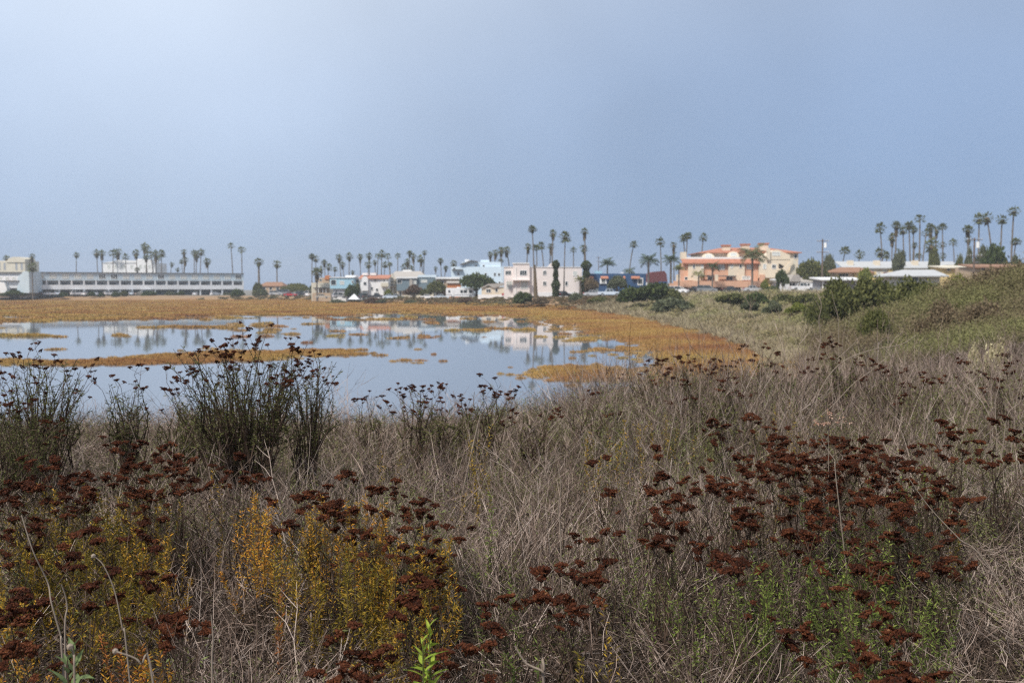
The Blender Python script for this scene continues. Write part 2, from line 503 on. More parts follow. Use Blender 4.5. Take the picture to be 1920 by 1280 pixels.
def leaf_quads(C, size, rng, up=0.0, elong=1.6):
    n = len(C)
    u = rng.normal(size=(n, 3)); u[:, 2] += up; u /= np.linalg.norm(u, axis=1)[:, None]
    w = rng.normal(size=(n, 3)); w -= (w * u).sum(1)[:, None] * u; w /= np.linalg.norm(w, axis=1)[:, None]
    s = (size * rng.uniform(0.6, 1.4, n))[:, None]
    V = np.stack([C - u * s * elong / 2, C + w * s / 2, C + u * s * elong / 2, C - w * s / 2], 1)
    return V.reshape(-1, 3)

def lump_points(n, lumps, rng, shell=0.6):
    L = np.array(lumps, float)
    wgt = (L[:, 3] * L[:, 4] * L[:, 5]) ** 0.67
    idx = rng.choice(len(L), n, p=wgt / wgt.sum())
    d = rng.normal(size=(n, 3)); d /= np.linalg.norm(d, axis=1)[:, None]
    d[:, 2] = np.where(d[:, 2] < -0.35, -d[:, 2] * 0.6, d[:, 2])
    r = (shell + (1 - shell) * rng.random(n) ** 0.7) * (1 + 0.15 * rng.normal(size=n))
    return L[idx, :3] + d * r[:, None] * L[idx, 3:]

def crown_lumps(k, rng, flat=0.75):
    """lumps filling a unit crown: x, y in -1..1 and z in 0..1"""
    out = []
    for i in range(k):
        a = rng.uniform(0, 6.28); q = rng.uniform(0.15, 0.68)
        zz = rng.uniform(0.28, 0.66) * (1.15 - 0.5 * q)
        s = rng.uniform(0.18, 0.46)
        out.append((q * math.cos(a), q * math.sin(a), zz, s, s, s * flat))
    out.append((0, 0, 0.45, 0.55, 0.55, 0.42))
    return out

CROWNS = []
for i in range(5):
    rg = np.random.default_rng(100 + i)
    P_ = lump_points(4600, crown_lumps(15, rg), rg)
    P_[:, 2] = np.maximum(P_[:, 2], 0.02 + 0.05 * rg.random(len(P_)))
    CROWNS.append((P_, rg))
_crown_cache = {}
def crown_mesh(var, matkey, size=0.085):
    k = (var, matkey, size)
    if k not in _crown_cache:
        P_, rg = CROWNS[var]
        _crown_cache[k] = quads_mesh('crown', leaf_quads(P_, size, np.random.default_rng(var)), M['leaf_' + matkey])
    return _crown_cache[k]

def bush(name, label, cat, px, pyt, pyb, wpx, Y, matkey, group=None, depth=1.0, sink=0.25, size=0.085):
    k = Y / F
    w, h = wpx * k, (pyb - pyt) * k
    p = at(px, pyb, Y)
    z = p.z - sink
    o = link(name, crown_mesh(rnd.randrange(5), matkey, size))
    o.location = (p.x, Y, z)
    o.scale = (w / 2 / 0.95, w / 2 * depth, (h + sink) / 0.92)
    o.rotation_euler = (0, 0, 0)
    return tag(o, label, cat, group)

def tree(name, label, px, pyt, pyb, wpx, Y, matkey, trunk_frac=0.3, group=None, cat='tree', base_z=None):
    k = Y / F
    base = at(px, pyb, Y)
    if base_z is None:
        base.z = gz(base.x, Y)
    top = at(px, pyt, Y).z
    h = max(top - base.z, 1.0)
    w = wpx * k
    root = tag(empty(name, base), label, cat, group)
    m = MB()
    r = max(0.12, w * 0.035)
    zc = h * trunk_frac
    m.tube([(0, 0, -0.4), (0.1 * r, 0, zc * .5), (r * .4, 0, zc), (r * .2, 0, h * .7)], [r * 1.3, r, r * .8, r * .3], 7)
    for i in range(6):
        a = i * 1.05 + rnd.random()
        m.tube([(0, 0, zc * .85), (w * .18 * math.cos(a), w * .18 * math.sin(a), zc + h * .18), (w * .34 * math.cos(a), w * .34 * math.sin(a), zc + h * rnd.uniform(.25, .42))],
               [r * .6, r * .4, r * .12], 5)
    m.build('trunk', M['bark'], root)
    o = link('crown', crown_mesh(rnd.randrange(5), matkey), root)
    o.location = (0, 0, zc * 0.75)
    o.scale = (w / 2, w / 2, (h - zc * 0.75) / 0.93)
    o.rotation_euler = (0, 0, rnd.uniform(0, 6.28))
    return root

# palms
def fan_crown(seed, n=38, droop=0.0):
    r = random.Random(seed); m = MB()
    for i in range(n):
        az = i * 2.39996 + r.uniform(-.3, .3)
        e = math.sin(math.radians(80)) - (i / n) * (math.sin(math.radians(80)) + 0.55 + droop)
        elv = math.asin(max(-1, min(1, e)))
        d = Vector((math.cos(az) * math.cos(elv), math.sin(az) * math.cos(elv), math.sin(elv)))
        side = Vector((-math.sin(az), math.cos(az), 0))
        nrm = d.cross(side)
        pl = r.uniform(0.34, 0.62)
        hub = d * pl
        m.tube([(0, 0, 0), tuple(hub)], [0.012, 0.008], 3)
        L = r.uniform(0.30, 0.50)
        k = 9
        for j in range(k):
            t = (j - (k - 1) / 2) / ((k - 1) / 2)
            a = t * 1.25
            dd = (d * math.cos(a) + side * math.sin(a))
            ll = L * (1 - .25 * abs(t)) * r.uniform(.85, 1.1)
            tip = hub + dd * ll - Vector((0, 0, 0.30 * ll * max(0.0, abs(t) - .2)))
            mid = hub + dd * ll * .55
            wv = (side * math.cos(a) - d * math.sin(a)) * 0.055 + nrm * 0.02 * (1 if j % 2 else -1)
            m.quad(hub, mid + wv, tip, mid - wv)
    return m.mesh('crown')
FANS = [fan_crown(i, 22 + 4 * (i % 4), 0.15 * (i % 3)) for i in range(6)]
for f_ in FANS: f_.materials.append(M['palm'])
def skirt_mesh(seed):
    r = random.Random(seed); m = MB()
    for i in range(90):
        a = r.uniform(0, 6.28); z = -r.uniform(0.0, 1.0)
        rr = 0.30 * (1 + .5 * z) + 0.10
        p = Vector((math.cos(a) * .08, math.sin(a) * .08, z + .18))
        q = Vector((math.cos(a) * rr, math.sin(a) * rr, z - r.uniform(.05, .35)))
        s = Vector((-math.sin(a), math.cos(a), 0)) * r.uniform(.05, .12)
        m.quad(p, (p + q) / 2 + s, q, (p + q) / 2 - s)
    return m.mesh('skirt', M['skirt'])
SKIRTS = [skirt_mesh(i) for i in range(3)]

def palm_trunk(h, r0, r1, bend):
    m = MB(); n = 9; pts = []; rs = []
    for i in range(n + 1):
        t = i / n
        pts.append((bend * t * t, bend * .4 * math.sin(t * 3), -0.5 + (h + 0.5) * t))
        rs.append((r0 * (1.35 if i == 0 else 1) * (1 - t) + r1 * t) * (1.0 + (.06 if i % 2 else -.04)))
    m.tube(pts, rs, 8, True)
    return m, pts[-1]

def fan_palm(px, pyc, Y, cpx, label, group, skirt=0.0, thick=1.0, lean=None):
    """cpx: crown width in photo pixels; pyc: height of the crown's heart"""
    k = Y / F
    c = at(px, pyc, Y)
    z0 = gz(c.x, Y)
    h = c.z - z0
    bend = (rnd.gauss(0, .75) if lean is None else lean)
    root = tag(empty('fan_palm', (c.x - bend, Y, z0)), label, 'palm tree', group)
    r = 0.21 * thick * max(0.8, min(1.25, h / 18))
    m, top = palm_trunk(h, r * 1.25, r * 0.8, bend)
    m.build('trunk', M['trunk'], root, True)
    o = link('crown', FANS[rnd.randrange(6)], root)
    s = cpx * k / 2 / 0.80
    o.location = top; o.scale = (s, s, s * rnd.uniform(.92, 1.08)); o.rotation_euler = (rnd.uniform(-.1, .1), rnd.uniform(-.1, .1), rnd.uniform(0, 6.28))
    if skirt > 0:
        q = link('dead_frond_skirt', SKIRTS[rnd.randrange(3)], root)
        q.location = top; q.scale = (s * 1.15, s * 1.15, s * skirt); q.rotation_euler = (0, 0, rnd.uniform(0, 6.28))
    return root

def frond_mesh(seed, matkey, arch=0.9):
    r = random.Random(seed); m = MB()
    pts = []
    n = 11
    for i in range(n):
        t = i / (n - 1)
        pts.append(Vector((t * (1 - .18 * t * arch), 0.02 * math.sin(t * 3 + seed), 0.42 * t - 0.62 * arch * t * t)))
    m.tube([tuple(p) for p in pts], [0.016 * (1 - .8 * i / n) for i in range(n)], 3)
    for i in range(30):
        t = 0.14 + 0.86 * i / 29
        f = t * (n - 1); a = min(int(f), n - 2)
        p = pts[a].lerp(pts[a + 1], f - a); d = (pts[a + 1] - pts[a]).normalized()
        for s in (-1, 1):
            ll = 0.30 * math.sin(math.pi * (0.12 + 0.86 * t)) + .05
            dirv = (d * .55 + Vector((0, s, 0)) * .8 + Vector((0, 0, r.uniform(-.55, .1)))).normalized()
            tip = p + dirv * ll
            mid = p + dirv * ll * .5 + Vector((0, 0, .02))
            m.quad(p, mid + d * .017, tip, mid - d * .017)
    return m.mesh('frond', M[matkey])
FRONDS = {k: [frond_mesh(i, k, .75 + .2 * i) for i in range(3)] for k in ('palm', 'palm_blue', 'palm_yellow')}

def feather_palm(px, pyc, Y, spread_px, label, group, matkey='palm_blue', n=16, thick=1.2, up=0.4):
    k = Y / F
    c = at(px, pyc, Y)
    z0 = gz(c.x, Y)
    root = tag(empty('feather_palm', (c.x, Y, z0)), label, 'palm tree', group)
    m, top = palm_trunk(c.z - z0, 0.26 * thick, 0.18 * thick, 0)
    m.build('trunk', M['trunk'], root, True)
    s = spread_px * k / 2 / 0.85
    for i in range(n):
        o = link('frond', FRONDS[matkey][i % 3], root)
        o.location = top
        e = up * 1.9 - (i / n) * 1.25 + rnd.uniform(-.1, .1)
        o.rotation_euler = Euler((rnd.uniform(-.3, .3), -e, i * 2.39996 + rnd.uniform(-.2, .2)))
        q = s * rnd.uniform(.85, 1.1)
        o.scale = (q, q, q)
    return root

# ------------------------------------------------------------------ buildings
class Bld:
    """a building placed at photo pixel (pxc, pyb) at distance Y; features given in facade pixels and metres of depth"""
    def __init__(s, name, label, pxc, pyb, Y, cat='house', group=None, yaw=0.0):
        s.k = Y / F; s.pxc = pxc; s.pyb = pyb; s.Y = Y
        p = at(pxc, pyb, Y)
        s.root = tag(empty(name, p, yaw), label, cat, group)
    def x(s, px): return (px - s.pxc) * s.k
    def z(s, py): return (s.pyb - py) * s.k
    def box(s, part, x0, y0, x1, y1, d0, d1, mat, parent=None, label=None):
        zb = s.z(y1) if y1 < s.pyb else -2.0
        o = MB().box(s.x(x0), s.x(x1), d0, d1, zb, s.z(y0)).build(part, M[mat], parent or s.root)
        if label: o['label'] = label
        return o
    def poly(s, part, pts, d0, d1, mat, parent=None):
        return MB().extrude([(s.x(a), s.z(b_)) for a, b_ in pts], d0, d1).build(part, M[mat], parent or s.root)
    def win(s, x0, y0, x1, y1, d=0.0, glass='glass', frame='trim_white', bars=1, t=None, name='window'):
        X0, X1, Z0, Z1 = s.x(x0), s.x(x1), s.z(y1), s.z(y0)
        t = t or 0.11
        m = MB()
        m.box(X0 - t, X1 + t, d - .07, d + .03, Z1, Z1 + t).box(X0 - t, X1 + t, d - .09, d + .03, Z0 - t, Z0)
        m.box(X0 - t, X0, d - .07, d + .03, Z0, Z1).box(X1, X1 + t, d - .07, d + .03, Z0, Z1)
        for i in range(bars):
            xc = X0 + (X1 - X0) * (i + 1) / (bars + 1)
            m.box(xc - .035, xc + .035, d - .06, d + .03, Z0, Z1)
        w = m.build(name, M[frame], s.root)
        MB().box(X0, X1, d - .03, d + .02, Z0, Z1).build('pane', M[glass], w)
        return w
    def hip(s, part, x0, x1, ye, yr, d0, d1, rx0, rx1, mat, over=0.4):
        """hip roof: eave height ye, ridge yr, ridge from rx0 to rx1"""
        z0, z1 = s.z(ye), s.z(yr); a, b_ = s.x(x0) - over, s.x(x1) + over; p, q = s.x(rx0), s.x(rx1); m_ = (d0 + d1) / 2
        m = MB(); d0 -= over; d1 += over
        m.v = [(a, d0, z0), (b_, d0, z0), (b_, d1, z0), (a, d1, z0), (p, m_, z1), (q, m_, z1), (a, d0, z0 - .2), (b_, d0, z0 - .2), (b_, d1, z0 - .2), (a, d1, z0 - .2)]
        m.f = [(0, 1, 5, 4), (1, 2, 5), (2, 3, 4, 5), (3, 0, 4), (6, 7, 1, 0), (7, 8, 2, 1), (8, 9, 3, 2), (9, 6, 0, 3), (9, 8, 7, 6)]
        return m.build(part, M[mat], s.root)
    def shed(s, part, x0, x1, yl, yh, d0, d1, mat, th=0.25):
        """sloped roof slab, low at the front"""
        a, b_, z0, z1 = s.x(x0), s.x(x1), s.z(yl), s.z(yh)
        m = MB()
        m.v = [(a, d0, z0), (b_, d0, z0), (b_, d1, z1), (a, d1, z1), (a, d0, z0 - th), (b_, d0, z0 - th), (b_, d1, z1 - th), (a, d1, z1 - th)]
        m.f = [(0, 1, 2, 3), (7, 6, 5, 4), (4, 5, 1, 0), (5, 6, 2, 1), (6, 7, 3, 2), (7, 4, 0, 3)]
        return m.build(part, M[mat], s.root)

# --- the long motel (metric, turned away towards its right end)
pa, pb = at(64, 552, 394), at(457, 549.5, 432)
du = Vector((pb.x - pa.x, pb.y - pa.y, 0)); L = du.length
rootm = tag(empty('motel', (pa.x, pa.y, 1.75), math.atan2(du.y, du.x)), 'long three storey motel block with pale blue top floor, white balcony and open carports', 'motel')
def mbx(part, x0, x1, y0, y1, z0, z1, mat, parent=None):
    return MB().box(x0, x1, y0, y1, z0, z1).build(part, M[mat], parent or rootm)
DP = 11.0
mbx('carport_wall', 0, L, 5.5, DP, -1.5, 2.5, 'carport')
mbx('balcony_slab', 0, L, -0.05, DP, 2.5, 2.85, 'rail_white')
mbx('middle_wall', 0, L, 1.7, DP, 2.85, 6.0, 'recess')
mbx('upper_wall', 0, L, 0, DP, 6.0, 9.1, 'siding_blue')
mbx('roof', -.3, L + .3, -0.5, DP + .3, 9.1, 9.32, 'eave')
mbx('railing', 0, L, -0.16, -0.06, 2.4, 4.25, 'rail_white')
NB = 18
for i in range(NB + 1):
    x = min(max(i * L / NB, .2), L - .2)
    mbx('partition', x - .28, x + .28, 0.02, 1.7, 2.85, 6.0, 'rail_white')
    if i % 2 == 0 or i in (7, 15):
        mbx('post', x - .3, x + .3, 0.1, .5, -1.5, 2.5, 'rail_white')
for i in range(NB):
    x0 = (i + .26) * L / NB; x1 = (i + .76) * L / NB
    gl = 'glass' if i in (5, 6, 10, 17) else 'pale_glass'
    m = MB()
    m.box(x0 - .12, x1 + .12, -.08, .03, 8.5, 8.62).box(x0 - .12, x1 + .12, -.10, .03, 6.75, 6.9).box(x0 - .12, x0, -.08, .03, 6.9, 8.5).box(x1, x1 + .12, -.08, .03, 6.9, 8.5)
    for q in (1, 2):
        xc = x0 + (x1 - x0) * q / 3
        m.box(xc - .09, xc + .09, -.07, .03, 6.9, 8.5)
    w = m.build('window', M['trim_white'], rootm)
    MB().box(x0, x1, -.03, .02, 6.9, 8.5).build('pane', M[gl], w)
    d0 = (i + .2) * L / NB
    mbx('balcony_door', d0, d0 + 2.2, 1.62, 1.72, 2.85, 5.0, 'glass')
    mbx('batten', (i + .02) * L / NB, (i + .07) * L / NB, -.05, .02, 6.0, 9.1, 'siding_blue')

b = Bld('motel_wing', 'left motel wing with dark roof, sloping pale end walls and an arched white base', 20, 549, 388, 'motel')
b.box('wall', -60, 512, 44, 549, 0, 12, 'rail_white')
b.box('roof', -62, 510, 45, 513, -.5, 12.4, 'eave')
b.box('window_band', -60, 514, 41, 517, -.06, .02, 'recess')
b.box('balcony', -60, 517.5, 43, 526, -1.2, -.07, 'rail_white')
b.box('painted_shade_strip', -60, 526.5, 42, 528, -.05, .02, 'eave')  # dark strip below the balcony, its shade put into the colour
b.poly('end_wall', [(38, 549), (62, 549), (62, 509), (52, 509), (42, 519), (40, 524), (45, 527), (40, 536)], -3.0, 8, 'siding_blue')
b.poly('buttress', [(-2, 556), (-2, 528), (14, 530), (18, 540), (18, 549), (4, 549)], -2.2, -.1, 'white')
b.box('dark_opening_panel', 19, 540, 36, 549, -.08, .02, 'garage')  # dark panel on the wall, standing in for a shaded opening
for xx in (2, 14, 27):
    b.win(xx, 520, xx + 5, 524, -1.2, 'pale_glass', bars=0)

b = Bld('apartment_tower', 'beige apartment tower rising behind the left motel wing', 24, 552, 470, 'apartment building')
b.box('wall', -70, 489, 48, 552, 0, 14, 'beige')
b.poly('parapet', [(14, 492), (49, 492), (49, 486), (40, 482), (26, 482), (18, 485)], -.4, 10, 'beige')
for xx in (-2, 8, 30, 40):
    b.win(xx, 493, xx + 4, 506, 0, 'recess', 'beige', bars=0)
b = Bld('hotel', 'white stepped hotel showing above the middle of the motel roof', 243, 552, 480, 'hotel')
b.box('wall', 194, 493, 292, 552, 0, 16, 'white')
b.poly('parapet', [(194, 493), (262, 493), (262, 489), (236, 488), (224, 487), (214, 490), (200, 492)], -.3, 12, 'white')
b.box('stair_tower', 257, 487, 287, 552, -.6, 8, 'white')
b.box('stair_head', 260, 485.5, 268, 487, -.3, 5, 'white')
for xx in (203, 216, 228, 232, 246, 263, 272, 280):
    b.win(xx, 497, xx + 4, 503, -.6 if xx > 257 else 0, 'pale_glass', bars=0)

b = Bld('low_house', 'low tan roofed house beyond the parked cars right of the motel', 508, 549, 400)
b.box('wall', 487, 536, 530, 549, 0, 9, 'tan')
b.hip('roof', 486, 531, 536, 528.5, 0, 9, 494, 524, 'brownroof')
for xx in (493, 505, 518):
    b.win(xx, 538, xx + 5, 543, 0, bars=0)

# --- houses of the middle
b = Bld('beige_house', 'small beige house with orange dormer beside a dark palm', 602, 557, 338)
b.box('wall', 584, 530, 619, 557, 0, 9, 'beige')
b.box('upper_storey', 596, 521, 617, 530, .5, 7, 'tan')
b.poly('dormer', [(609, 524), (617, 524), (617, 518), (613, 516), (609, 518)], .2, 4, 'orangewall')
b.box('porch_roof', 590, 539, 618, 541, -2.5, -.02, 'eave')
for xx in (599, 607, 613):
    b.box('porch_post', xx, 541, xx + 1.2, 549, -2.4, -2.1, 'trim_white')
b.box('garden_wall', 590, 549, 624, 557, -4.0, -3.7, 'tan')
b.win(602, 543, 606, 547, 0, bars=0)
b.win(599, 523, 603, 527, .5, bars=0)

b = Bld('light_blue_house', 'boxy light blue house on a narrow white ground floor', 645, 559, 322)
b.box('upper_storey', 619, 521, 663, 541, 0, 9, 'ltblue')
b.box('roof', 618, 519.5, 664, 521, -.3, 9.3, 'whiteroof')
b.box('roof_terrace', 646, 516, 666, 519.5, 2, 8, 'whiteroof')
b.box('ground_floor', 624, 541, 648, 559, .8, 8, 'white')
b.win(621, 525, 630, 534, 0, bars=0)
b.win(638, 527, 645, 533, 0, 'pale_glass', bars=1)
b.win(660, 526, 662.5, 530, 0, bars=0)
b.win(628.5, 544, 631, 556, .8, bars=0, name='entrance')

b = Bld('mediterranean_house', 'white house with orange clay tile roof and round gable', 700, 558, 325)
b.box('wall', 676, 522, 728, 558, 0, 9, 'white')
b.shed('roof', 673, 730, 521.5, 515, -.6, 6, 'tile')
b.box('side_wing', 664, 520, 676, 558, 1.5, 8, 'white')
b.poly('gable', [(679, 545), (691, 545), (691, 523), (688, 519), (685, 518), (682, 519), (679, 523)], -1.2, .5, 'white')
b.box('chimney', 677, 511.5, 687, 516, 3, 5, 'trim_white')
b.box('chimney', 691, 511.5, 702, 516, 4, 6, 'trim_white')
b.win(683, 529, 688, 534, -1.2, bars=0)
b.win(696, 538, 699, 544, 0, bars=0); b.win(705, 541, 709, 546, 0, bars=0)
b.win(702, 525, 706, 528, 0, bars=0); b.win(719, 525, 722, 528, 0, bars=0); b.win(667, 524, 672, 529, 1.5, bars=0)
b.box('balcony', 715, 530, 729, 537, -1.2, -.05, 'beige')
b.box('garage_door', 680, 548, 689, 558, -1.28, -1.19, 'carport')

b = Bld('shingle_roof_house', 'house with broad grey tan shingle gable roof and stilted deck', 762, 559, 332)
b.box('wall', 727, 524, 802, 559, 1, 10, 'beige')
m_ = MB(); zl, zr = b.z(526), b.z(508)
b.hip('roof', 729, 800, 523, 508, 0, 11, 738, 786, 'tanroof', .6)
b.poly('gable', [(728, 527), (743, 527), (735, 512)], -.5, 4, 'beige')
b.box('roof_hatch', 752, 505.5, 769, 509, 5.2, 7, 'trim_white')
b.box('deck', 716, 536, 742, 538, -2, 1, 'tan')
for xx in (717, 724, 731, 738):
    b.box('deck_post', xx, 538, xx + 1, 559, -1.9, -1.6, 'trim_white')
b.box('deck_rail', 716, 530, 742, 532, -2, -1.9, 'beige')
b.win(730, 530, 736, 535, 1, bars=1)

b = Bld('teal_house', 'modern grey teal house with flat white roof edges', 785, 559, 320)
b.box('wall', 744, 522, 782, 545, 0, 8, 'teal')
b.box('flat_roof', 744.5, 519, 783, 522, -.5, 8.3, 'whiteroof')
b.box('right_block', 782, 520, 818, 545, .6, 8, 'teal')
b.box('parapet', 784, 515.5, 818, 520, .4, 8.2, 'paleblue')
b.box('chimney_stack', 768, 524, 774, 559, -.5, .2, 'tanroof')
b.box('ground_floor', 744, 545, 812, 559, .9, 8, 'beige')
b.win(745, 525, 753, 531, 0, bars=0); b.win(790, 525, 800, 529, .6, 'pale_glass', bars=1); b.win(775.5, 526, 780, 532, 0, 'pale_glass', bars=0)
b.win(749, 545.5, 752, 556, .9, bars=0, name='entrance')

b = Bld('flat_roof_house', 'low house with wide white flat roof above an orange garden wall', 843, 556, 312)
b.box('wall', 818, 523, 858, 556, 0, 8, 'tan')
b.box('flat_roof', 817, 519.5, 862, 523, -.8, 8.5, 'whiteroof')
b.shed('porch_roof', 838, 866, 530, 526, -3, .2, 'tanroof')
b.box('garden_wall', 840, 530.5, 865, 556, -2.6, -2.3, 'orangewall')
b.win(824, 527, 832, 531, 0, bars=1)

b = Bld('ice_blue_apartments', 'pale ice blue three storey apartments stepping down behind the round tree', 897, 552, 350, 'apartment building')
b.box('wall', 846, 500, 944, 552, 0, 12, 'paleblue')
b.box('upper_storey', 866, 491, 939, 500, .8, 10, 'paleblue')
b.poly('dark_gable_roof', [(862, 497), (866, 494), (884, 488), (896, 490), (896, 492), (884, 490), (868, 497)], -.6, 6, 'eave')
b.box('rooftop_box', 871, 486, 879, 492, 3, 6, 'white')
b.box('rooftop_terrace', 901, 487, 917, 491, 2, 7, 'paleblue')
b.box('awning', 848, 505, 868, 507, -1.2, .0, 'eave')
for xx, yy in ((877, 499), (891, 497), (905, 497), (923, 500), (858, 511), (892, 511), (909, 512), (926, 512), (934, 512), (850, 502), (925, 528), (935, 528)):
    b.win(xx, yy, xx + 3.5, yy + 5, 0 if yy > 500 else .8, bars=0)
b.box('drain_pipe', 940, 500, 940.8, 552, -.15, -.02, 'trim_white')

b = Bld('cream_cottage', 'little cream cottage with grey gable roof beside the motorhome', 924, 558, 275)
b.box('wall', 903, 538, 945, 558, 0, 7, 'cream')
b.poly('gable_roof', [(900, 540), (904, 540), (916, 535), (926, 540), (944, 535), (944, 530), (935, 531), (916, 532)], -.4, 6, 'tanroof')
b.win(912, 542, 920, 548, 0, bars=1); b.win(929, 541, 933, 547, 0, bars=0)
b.box('garden_wall', 897, 552, 950, 558, -3, -2.75, 'white')

# --- pink apartments
b = Bld('pink_apartments', 'pale pink two storey apartment block with stepped parapet behind the thick palm trunk', 1015, 557, 255, 'apartment building')
b.box('wall', 945, 501, 1091, 557, 0, 14, 'pink')
b.box('bay', 962, 495, 993, 557, -.8, .2, 'pink')
b.box('parapet_cap', 961, 493, 992, 495, -1.0, 5, 'trim_white')
b.poly('round_parapet', [(1027, 502), (1040, 502), (1040, 497), (1037, 493.5), (1033, 493.5), (1028, 499)], -.05, 4, 'pink')
b.box('coping', 944.5, 500, 961, 501.4, -.15, 14, 'trim_white'); b.box('coping', 993.2, 500.2, 1092, 501.4, -.15, 14, 'trim_white')
b.win(948, 508, 958, 515, 0, bars=2); b.win(975, 507.5, 987, 516, -.8, bars=2)
b.win(1018.5, 508, 1024, 515, 0, bars=1); b.win(1018.5, 528, 1024, 535, 0, bars=1); b.win(1075, 509, 1081, 517, 0, 'pale_glass', bars=1); b.win(1060, 528, 1064, 535, 0, bars=0)
b.win(950, 527.5, 960, 541, 0, 'pale_glass', bars=1, name='patio_door'); b.win(977, 527, 989, 541, -.8, 'pale_glass', bars=1, name='patio_door')
b.box('downpipe', 967, 501, 968, 557, -.95, -.8, 'trim_white')
b.box('base_course', 1000, 548, 1091, 557, -.06, .02, 'rail_white')
b.box('entrance_canopy', 946, 524.5, 994, 526, -2.0, -.82, 'pink')

# --- navy house
b = Bld('navy_house', 'navy blue flat topped house with orange tiled parapets and white window bays', 1157, 555, 250)
b.box('wall', 1099, 513, 1211, 555, 0, 11, 'navy')
for x0, x1 in ((1099, 1113), (1126, 1140), (1168, 1172), (1183, 1199)):
    b.shed('tile_parapet', x0, x1, 521, 513, -.7, 1.0, 'tile')
b.box('white_bay', 1116, 508, 1129, 524, .4, 3, 'ltblue')
b.box('window_bay', 1124.5, 521.5, 1137, 532, -.35, .1, 'white')
b.win(1128, 523.5, 1134, 530, -.35, bars=1); b.win(1196.5, 522.5, 1204, 533, 0, bars=1, t=.2); b.win(1158, 524, 1163, 530, 0, bars=0)
b.box('roof_vent', 1167, 510, 1172, 514, 4, 5.2, 'white')
b.box('garage_door', 1106, 541, 1122, 555, -.06, .02, 'carport')
b = Bld('maroon_house', 'house with a maroon mansard roof beside the navy house', 1232, 556, 262)
b.box('wall', 1213, 529, 1252, 556, 0, 8, 'white')
b.poly('mansard_roof', [(1214, 529.5), (1251, 529.5), (1249, 514), (1245, 508), (1226, 509.5), (1218, 513)], -.5, 8, 'maroon')
b.win(1225, 533, 1236, 539, 0, bars=1)
b.box('side_shed', 1234, 528, 1248, 556, -2.5, -.1, 'navy')

# --- peach and cream condominium complex
b = Bld('peach_condominiums', 'peach and cream condominium complex with red clay tile roofs and chimneys', 1380, 548, 236, 'apartment building')
# rear block
b.box('rear_wall', 1322, 473, 1507, 548, 5.0, 19, 'cream')
b.hip('main_roof', 1322, 1507, 472, 461, 5.0, 19, 1372, 1462, 'tile', .7)
for x0, x1, yt in ((1367, 1381, 459.5), (1404, 1418, 457.5), (1439, 1454, 456)):
    o = b.box('chimney', x0, yt, x1, 468, 7.2, 9.2, 'cream')
    MB().box(b.x(x0) - .2, b.x(x1) + .2, 7.0, 9.4, b.z(yt) + .003, b.z(yt) + .35).build('cap', M['tile'], o)
for x0, x1, yt in ((1322, 1344, 473.5), (1370, 1391, 470.5)):
    xm = (x0 + x1) / 2
    b.poly('dormer', [(x0, 486), (x1, 486), (x1, yt + 6), (x1 - 4, yt + 2), (xm, yt), (x0 + 4, yt + 2), (x0, yt + 6)], 3.4, 5.2, 'cream')
    b.win(xm - 5, yt + 4, xm + 5, yt + 8, 3.4, 'pale_glass', bars=3)
b.box('terrace_wall', 1288, 482, 1396, 487, .6, 3.4, 'trim_white')
# front wing
b.box('front_wall', 1281, 492.5, 1421, 530, 0, 5.0, 'peach')
b.shed('tile_skirt_roof', 1278, 1423, 493, 485.5, -.9, .6, 'tile')
b.box('corner_chimney', 1278.5, 472.5, 1288, 486, 1.0, 3.0, 'cream')
b.box('cream_bay', 1289.5, 493.6, 1318.5, 526, -.5, .2, 'cream'); b.box('cream_bay', 1364.5, 493.6, 1395, 526, -.5, .2, 'cream')
for x0, x1, y0, y1, d, gl in ((1298.5, 1301.5, 497, 503, -.5, 'glass'), (1314, 1316.5, 497, 503, -.5, 'pale_glass'), (1369, 1372, 496, 502, -.5, 'pale_glass'),
                             (1385.5, 1389, 496, 502, -.5, 'glass'), (1347.5, 1357.5, 496, 505, 0, 'pale_glass'), (1400, 1408, 496, 504, 0, 'pale_glass'),
                             (1284, 1294, 519.5, 524.5, 0, 'glass'), (1391, 1405, 518.5, 524, -.5, 'pale_glass'), (1327, 1334, 519, 525, 0, 'glass'), (1361, 1372, 519, 525, -.52, 'glass')):
    b.win(x0, y0, x1, y1, d, gl, bars=1 if x1 - x0 > 5 else 0)
b.box('small_balcony', 1324, 508, 1335, 516, -1.0, -.02, 'peach')
for x0, x1 in ((1310, 1335), (1345, 1377)):
    b.box('awning', x0, 517, x1, 518.6, -2.4, -.52, 'eave')
for x0, x1 in ((1265, 1272), (1298, 1307), (1336.5, 1342)):
    b.box('pier', x0, 515, x1, 527, -2.6, -2.0, 'cream')
o = b.box('balcony_parapet', 1259, 527, 1421, 538.5, -3.2, -2.7, 'peach')
b.box('terrace_floor', 1259, 531, 1421, 538, -2.7, 5.0, 'peach')
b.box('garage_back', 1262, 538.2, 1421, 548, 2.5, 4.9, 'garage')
for x0, x1 in ((1260, 1264), (1286, 1290), (1318, 1322), (1347, 1353), (1383, 1388), (1416, 1421)):
    b.box('garage_pier', x0, 538.6, x1, 548, -3.1, -2.6, 'cream' if x0 != 1347 else 'peach')
